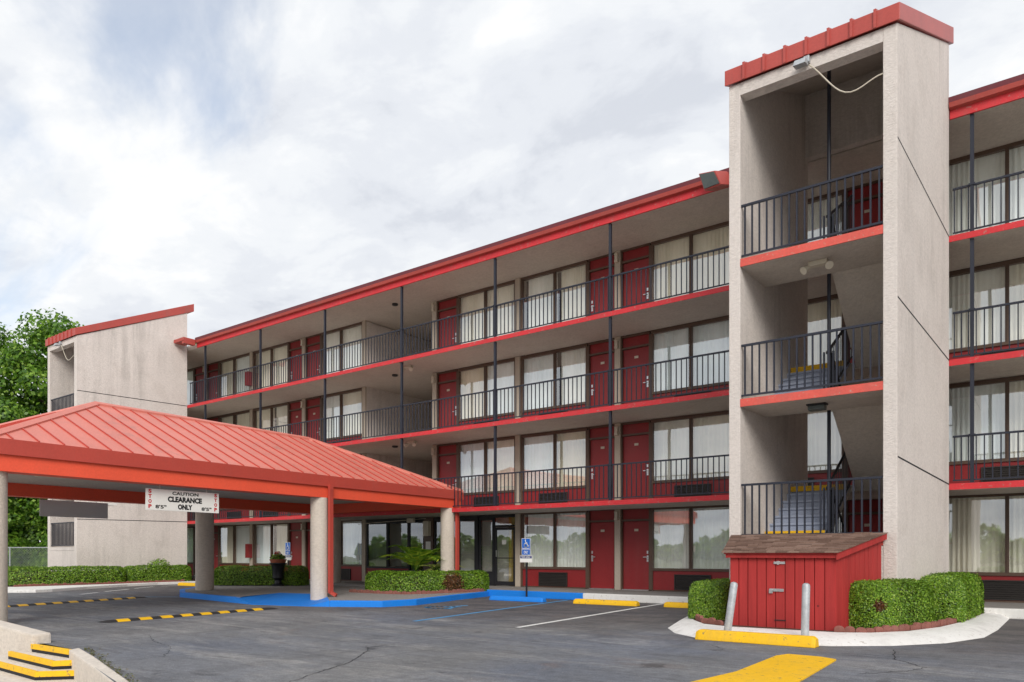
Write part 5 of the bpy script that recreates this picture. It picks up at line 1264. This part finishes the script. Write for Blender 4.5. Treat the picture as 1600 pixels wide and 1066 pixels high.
wr = np.random.default_rng(55); wn_ = 420
wt_ = wr.uniform(0, 1, wn_) ** 1.3; wx = -10.7 + wt_ * 3.6; wy = 4.60 - wt_ * 1.06 + np.abs(wr.normal(0, 0.05, wn_)) * (0.5 + np.sin(wt_ * 19) ** 2)
wo = leaf_obj('weeds', np.stack([wx, wy, 0.012 + np.abs(wr.normal(0, 0.012, wn_))], 1), np.tile([0, 0, 1.0], (wn_, 1)), 0.03, 'dryweed', None, 56, 0.4)
wo['kind'] = 'stuff'; wo['label'] = 'dry leaves and weeds along the kerb wall at the asphalt edge'
# ------------------------------------------------------------------ fence, trees, wires
fe = thing('chain_link_fence', 'grey chain link fence with steel posts in front of the trees', 'fence', (-42.5, 15.5, 0))
fp = [(-46.5, 12.4), (-43.1, 15.0), (-41.5, 16.2), (-39.2, 18.0)]
for i, (x, y) in enumerate(fp):
    put('post', MB().tube([(x, y, 0), (x, y, 2.3 if i == 2 else 1.65)], 0.035 if i == 2 else 0.03, 8).mesh('post', 'galv', smooth=True), fe)
put('top_rail', MB().tube([(*p, 1.62) for p in fp], 0.025, 6).mesh('top_rail', 'galv'), fe)
wmesh = MB()
for (x0, y0), (x1, y1) in zip(fp[:-1], fp[1:]):
    ln = math.hypot(x1 - x0, y1 - y0); k = int(ln / 0.13)
    for i in range(-12, k):
        for sg_ in (1, -1):
            a_, b_ = (i, i + 12) if sg_ > 0 else (i + 12, i)
            za, zb_ = 0.05, 1.6
            aa, bb = a_, b_
            if aa < 0: za += (0 - aa) / 12 * 1.55; aa = 0
            if bb < 0: zb_ -= (0 - bb) / 12 * 1.55; bb = 0
            if aa > k: za += (aa - k) / 12 * 1.55; aa = k
            if bb > k: zb_ -= (bb - k) / 12 * 1.55; bb = k
            if abs(aa - bb) < 0.5: continue
            wmesh.bar((x0 + (x1 - x0) * aa / k, y0 + (y1 - y0) * aa / k, za), (x0 + (x1 - x0) * bb / k, y0 + (y1 - y0) * bb / k, zb_), 0.006)
mo = put('mesh_wire', wmesh.mesh('mesh_wire', 'galv'), fe); mo['kind'] = 'stuff'

def tree(x, y, h, rad, label, seed, n_leaf=22000, size=0.24, low=0.12, group='trees beyond the far stair tower'):
    rng = np.random.default_rng(seed); rnd_ = random.Random(seed)
    t = thing('tree', label, 'tree', (x, y, 0), group)
    tr = MB(); tr.tube([(x, y, -0.3), (x + 0.1, y, h * 0.3), (x - 0.1, y + 0.1, h * 0.62), (x, y, h * 0.88)], [0.32, 0.24, 0.15, 0.04], 9)
    ncl = 90; cl = []
    for i in range(ncl):
        zt = rnd_.uniform(low, 0.98); k = math.sin(math.pi * min(1, (zt - low) / (1 - low) * 0.8 + 0.2)) ** 0.6
        az = rnd_.uniform(0, 2 * math.pi); r_ = rad * k * math.sqrt(rnd_.uniform(0.15, 1.0)); cl.append((x + r_ * math.cos(az), y + r_ * math.sin(az), h * zt))
    for c_ in cl[:26]:
        z_ = max(h * 0.2, c_[2] - rad * 0.5); tr.tube([(x, y, z_), ((x + c_[0]) / 2, (y + c_[1]) / 2, (z_ + c_[2]) / 2 + 0.2), c_], [0.09, 0.06, 0.02], 5)
    put('trunk', tr.mesh('trunk', 'bark', smooth=True), t)
    cl = np.array(cl); per = n_leaf // ncl; pts = []; nr = []
    for c_ in cl:
        v = rng.normal(0, 1, (per, 3)); v /= np.linalg.norm(v, axis=1, keepdims=True); v[:, 2] *= 0.7
        rr_ = rad * 0.30 * rng.uniform(0.6, 1.25) * rng.uniform(0.35, 1, (per, 1)) ** 0.5
        pts.append(c_ + v * rr_); nr.append(v + np.array([0, 0, 0.5]))
    leaf_obj('crown', np.concatenate(pts), np.concatenate(nr), size, 'treeleaf', t, seed, 0.7, 0.6)
    return t
tree(-48.6, 19.9, 14.8, 4.9, 'tall leafy tree rising behind the cap of far stair tower', 21, 30000)
tree(-53.5, 16.6, 15.2, 4.6, 'tall broad leafy tree at far left edge', 22, 30000)
tree(-47.2, 16.2, 9.5, 3.2, 'mid height leafy tree behind the chain link fence, below taller crowns', 23, 24000, 0.22, 0.05)
tree(-52.5, 25.5, 12.0, 4.6, 'leafy tree mostly hidden behind far stair tower', 24, 20000)
tree(-58.0, 34.0, 18.6, 3.2, 'tree top showing above red roof edge beside far stair tower', 25, 12000, 0.26, 0.4)
tree(-52.0, 13.0, 9.0, 3.6, 'low spreading tree beyond the fence at far left', 26, 20000, 0.22, 0.04)
def bush(x, y, rx, h, label, seed, n_=5000):
    rng = np.random.default_rng(seed); t = thing('shrub', label, 'shrub', (x, y, 0), 'shrubs along the fence')
    v = rng.normal(0, 1, (n_, 3)); v /= np.linalg.norm(v, axis=1, keepdims=True); v[:, 2] = np.abs(v[:, 2])
    lump = 1 + 0.22 * np.sin(v[:, 0] * 5 + seed) * np.sin(v[:, 1] * 6 + v[:, 2] * 4)
    p_ = np.array([x, y, 0.05]) + v * np.array([rx, rx, h]) * (rng.uniform(0.5, 1, (n_, 1)) ** 0.4) * lump[:, None]
    leaf_obj('foliage', p_, v, 0.17, 'treeleaf', t, seed, 0.65)
    put('stems', MB().tube([(x, y, 0), (x + 0.1, y, h * 0.5), (x - 0.1, y, h * 0.8)], [0.06, 0.05, 0.02], 5).mesh('stems', 'bark'), t)
bush(-43.6, 17.4, 1.5, 2.2, 'dense green shrub behind the tallest fence post', 31)
bush(-45.6, 15.6, 1.6, 2.6, 'green shrub behind the chain link fence left of taller post', 32)
bush(-41.6, 19.0, 1.5, 2.0, 'green shrub between the fence and far stair tower', 33)

bush(-46.8, 17.6, 2.2, 5.2, 'tall green shrub filling the gap below the canopy beam left of far stair tower', 34, 12000)
bush(-43.2, 19.6, 2.0, 4.6, 'tall green shrub touching the left side of far stair tower', 35, 11000)
bush(-49.5, 14.6, 2.2, 4.8, 'tall green shrub at the left end of the fence', 36, 11000)
pole = thing('utility_pole', 'wooden utility pole hidden behind far stair tower carrying the wires', 'utility pole', (-50.2, 24.3, 0))
put('shaft', MB().tube([(-50.2, 24.3, 0), (-50.2, 24.3, 16.7)], [0.16, 0.11], 8).mesh('shaft', 'bark', smooth=True), pole)
put('crossarm', MB().box(-51.2, -49.2, 24.25, 24.35, 16.2, 16.32).mesh('crossarm', 'bark'), pole)
def wire(p, q, sag, label):
    p, q = Vector(p), Vector(q); pts = [p + (q - p) * (i / 16) + Vector((0, 0, -sag * 4 * (i / 16) * (1 - i / 16))) for i in range(17)]
    tag(put('utility_wire', MB().tube(pts, 0.018, 5).mesh('utility_wire', 'wire')), label, 'wire', 'overhead wires behind the motel')
wire((-50.2, 24.3, 16.4), (-82, 27, 22.0), 0.5, 'thin overhead wire crossing the trees left of far stair tower')
wire((-50.2, 24.3, 16.5), (-40, 45, 14.5), 0.6, 'thin overhead wire dropping behind the red roof right of far stair tower')

# trees across the road behind the photographer, mirrored in the window glass
rngt = np.random.default_rng(77); pts = []; nr = []
for i in range(70):
    cx_, cy_ = -170 + i * 3.9 + rngt.uniform(-1, 1), -112 + rngt.uniform(-6, 6); hh = rngt.uniform(3.2, 7.0)
    v = rngt.normal(0, 1, (420, 3)); v /= np.linalg.norm(v, axis=1, keepdims=True)
    pts.append(np.array([cx_, cy_, hh * 0.45]) + v * np.array([3.6, 3.0, hh * 0.55]) * rngt.uniform(0.4, 1, (420, 1)) ** 0.5); nr.append(v)
tl_ = leaf_obj('treeline', np.concatenate(pts), np.concatenate(nr), 1.1, 'hedge', None, 78, 0.8)
tl_['kind'] = 'stuff'; tl_['label'] = 'row of trees across the road, mirrored in the windows'
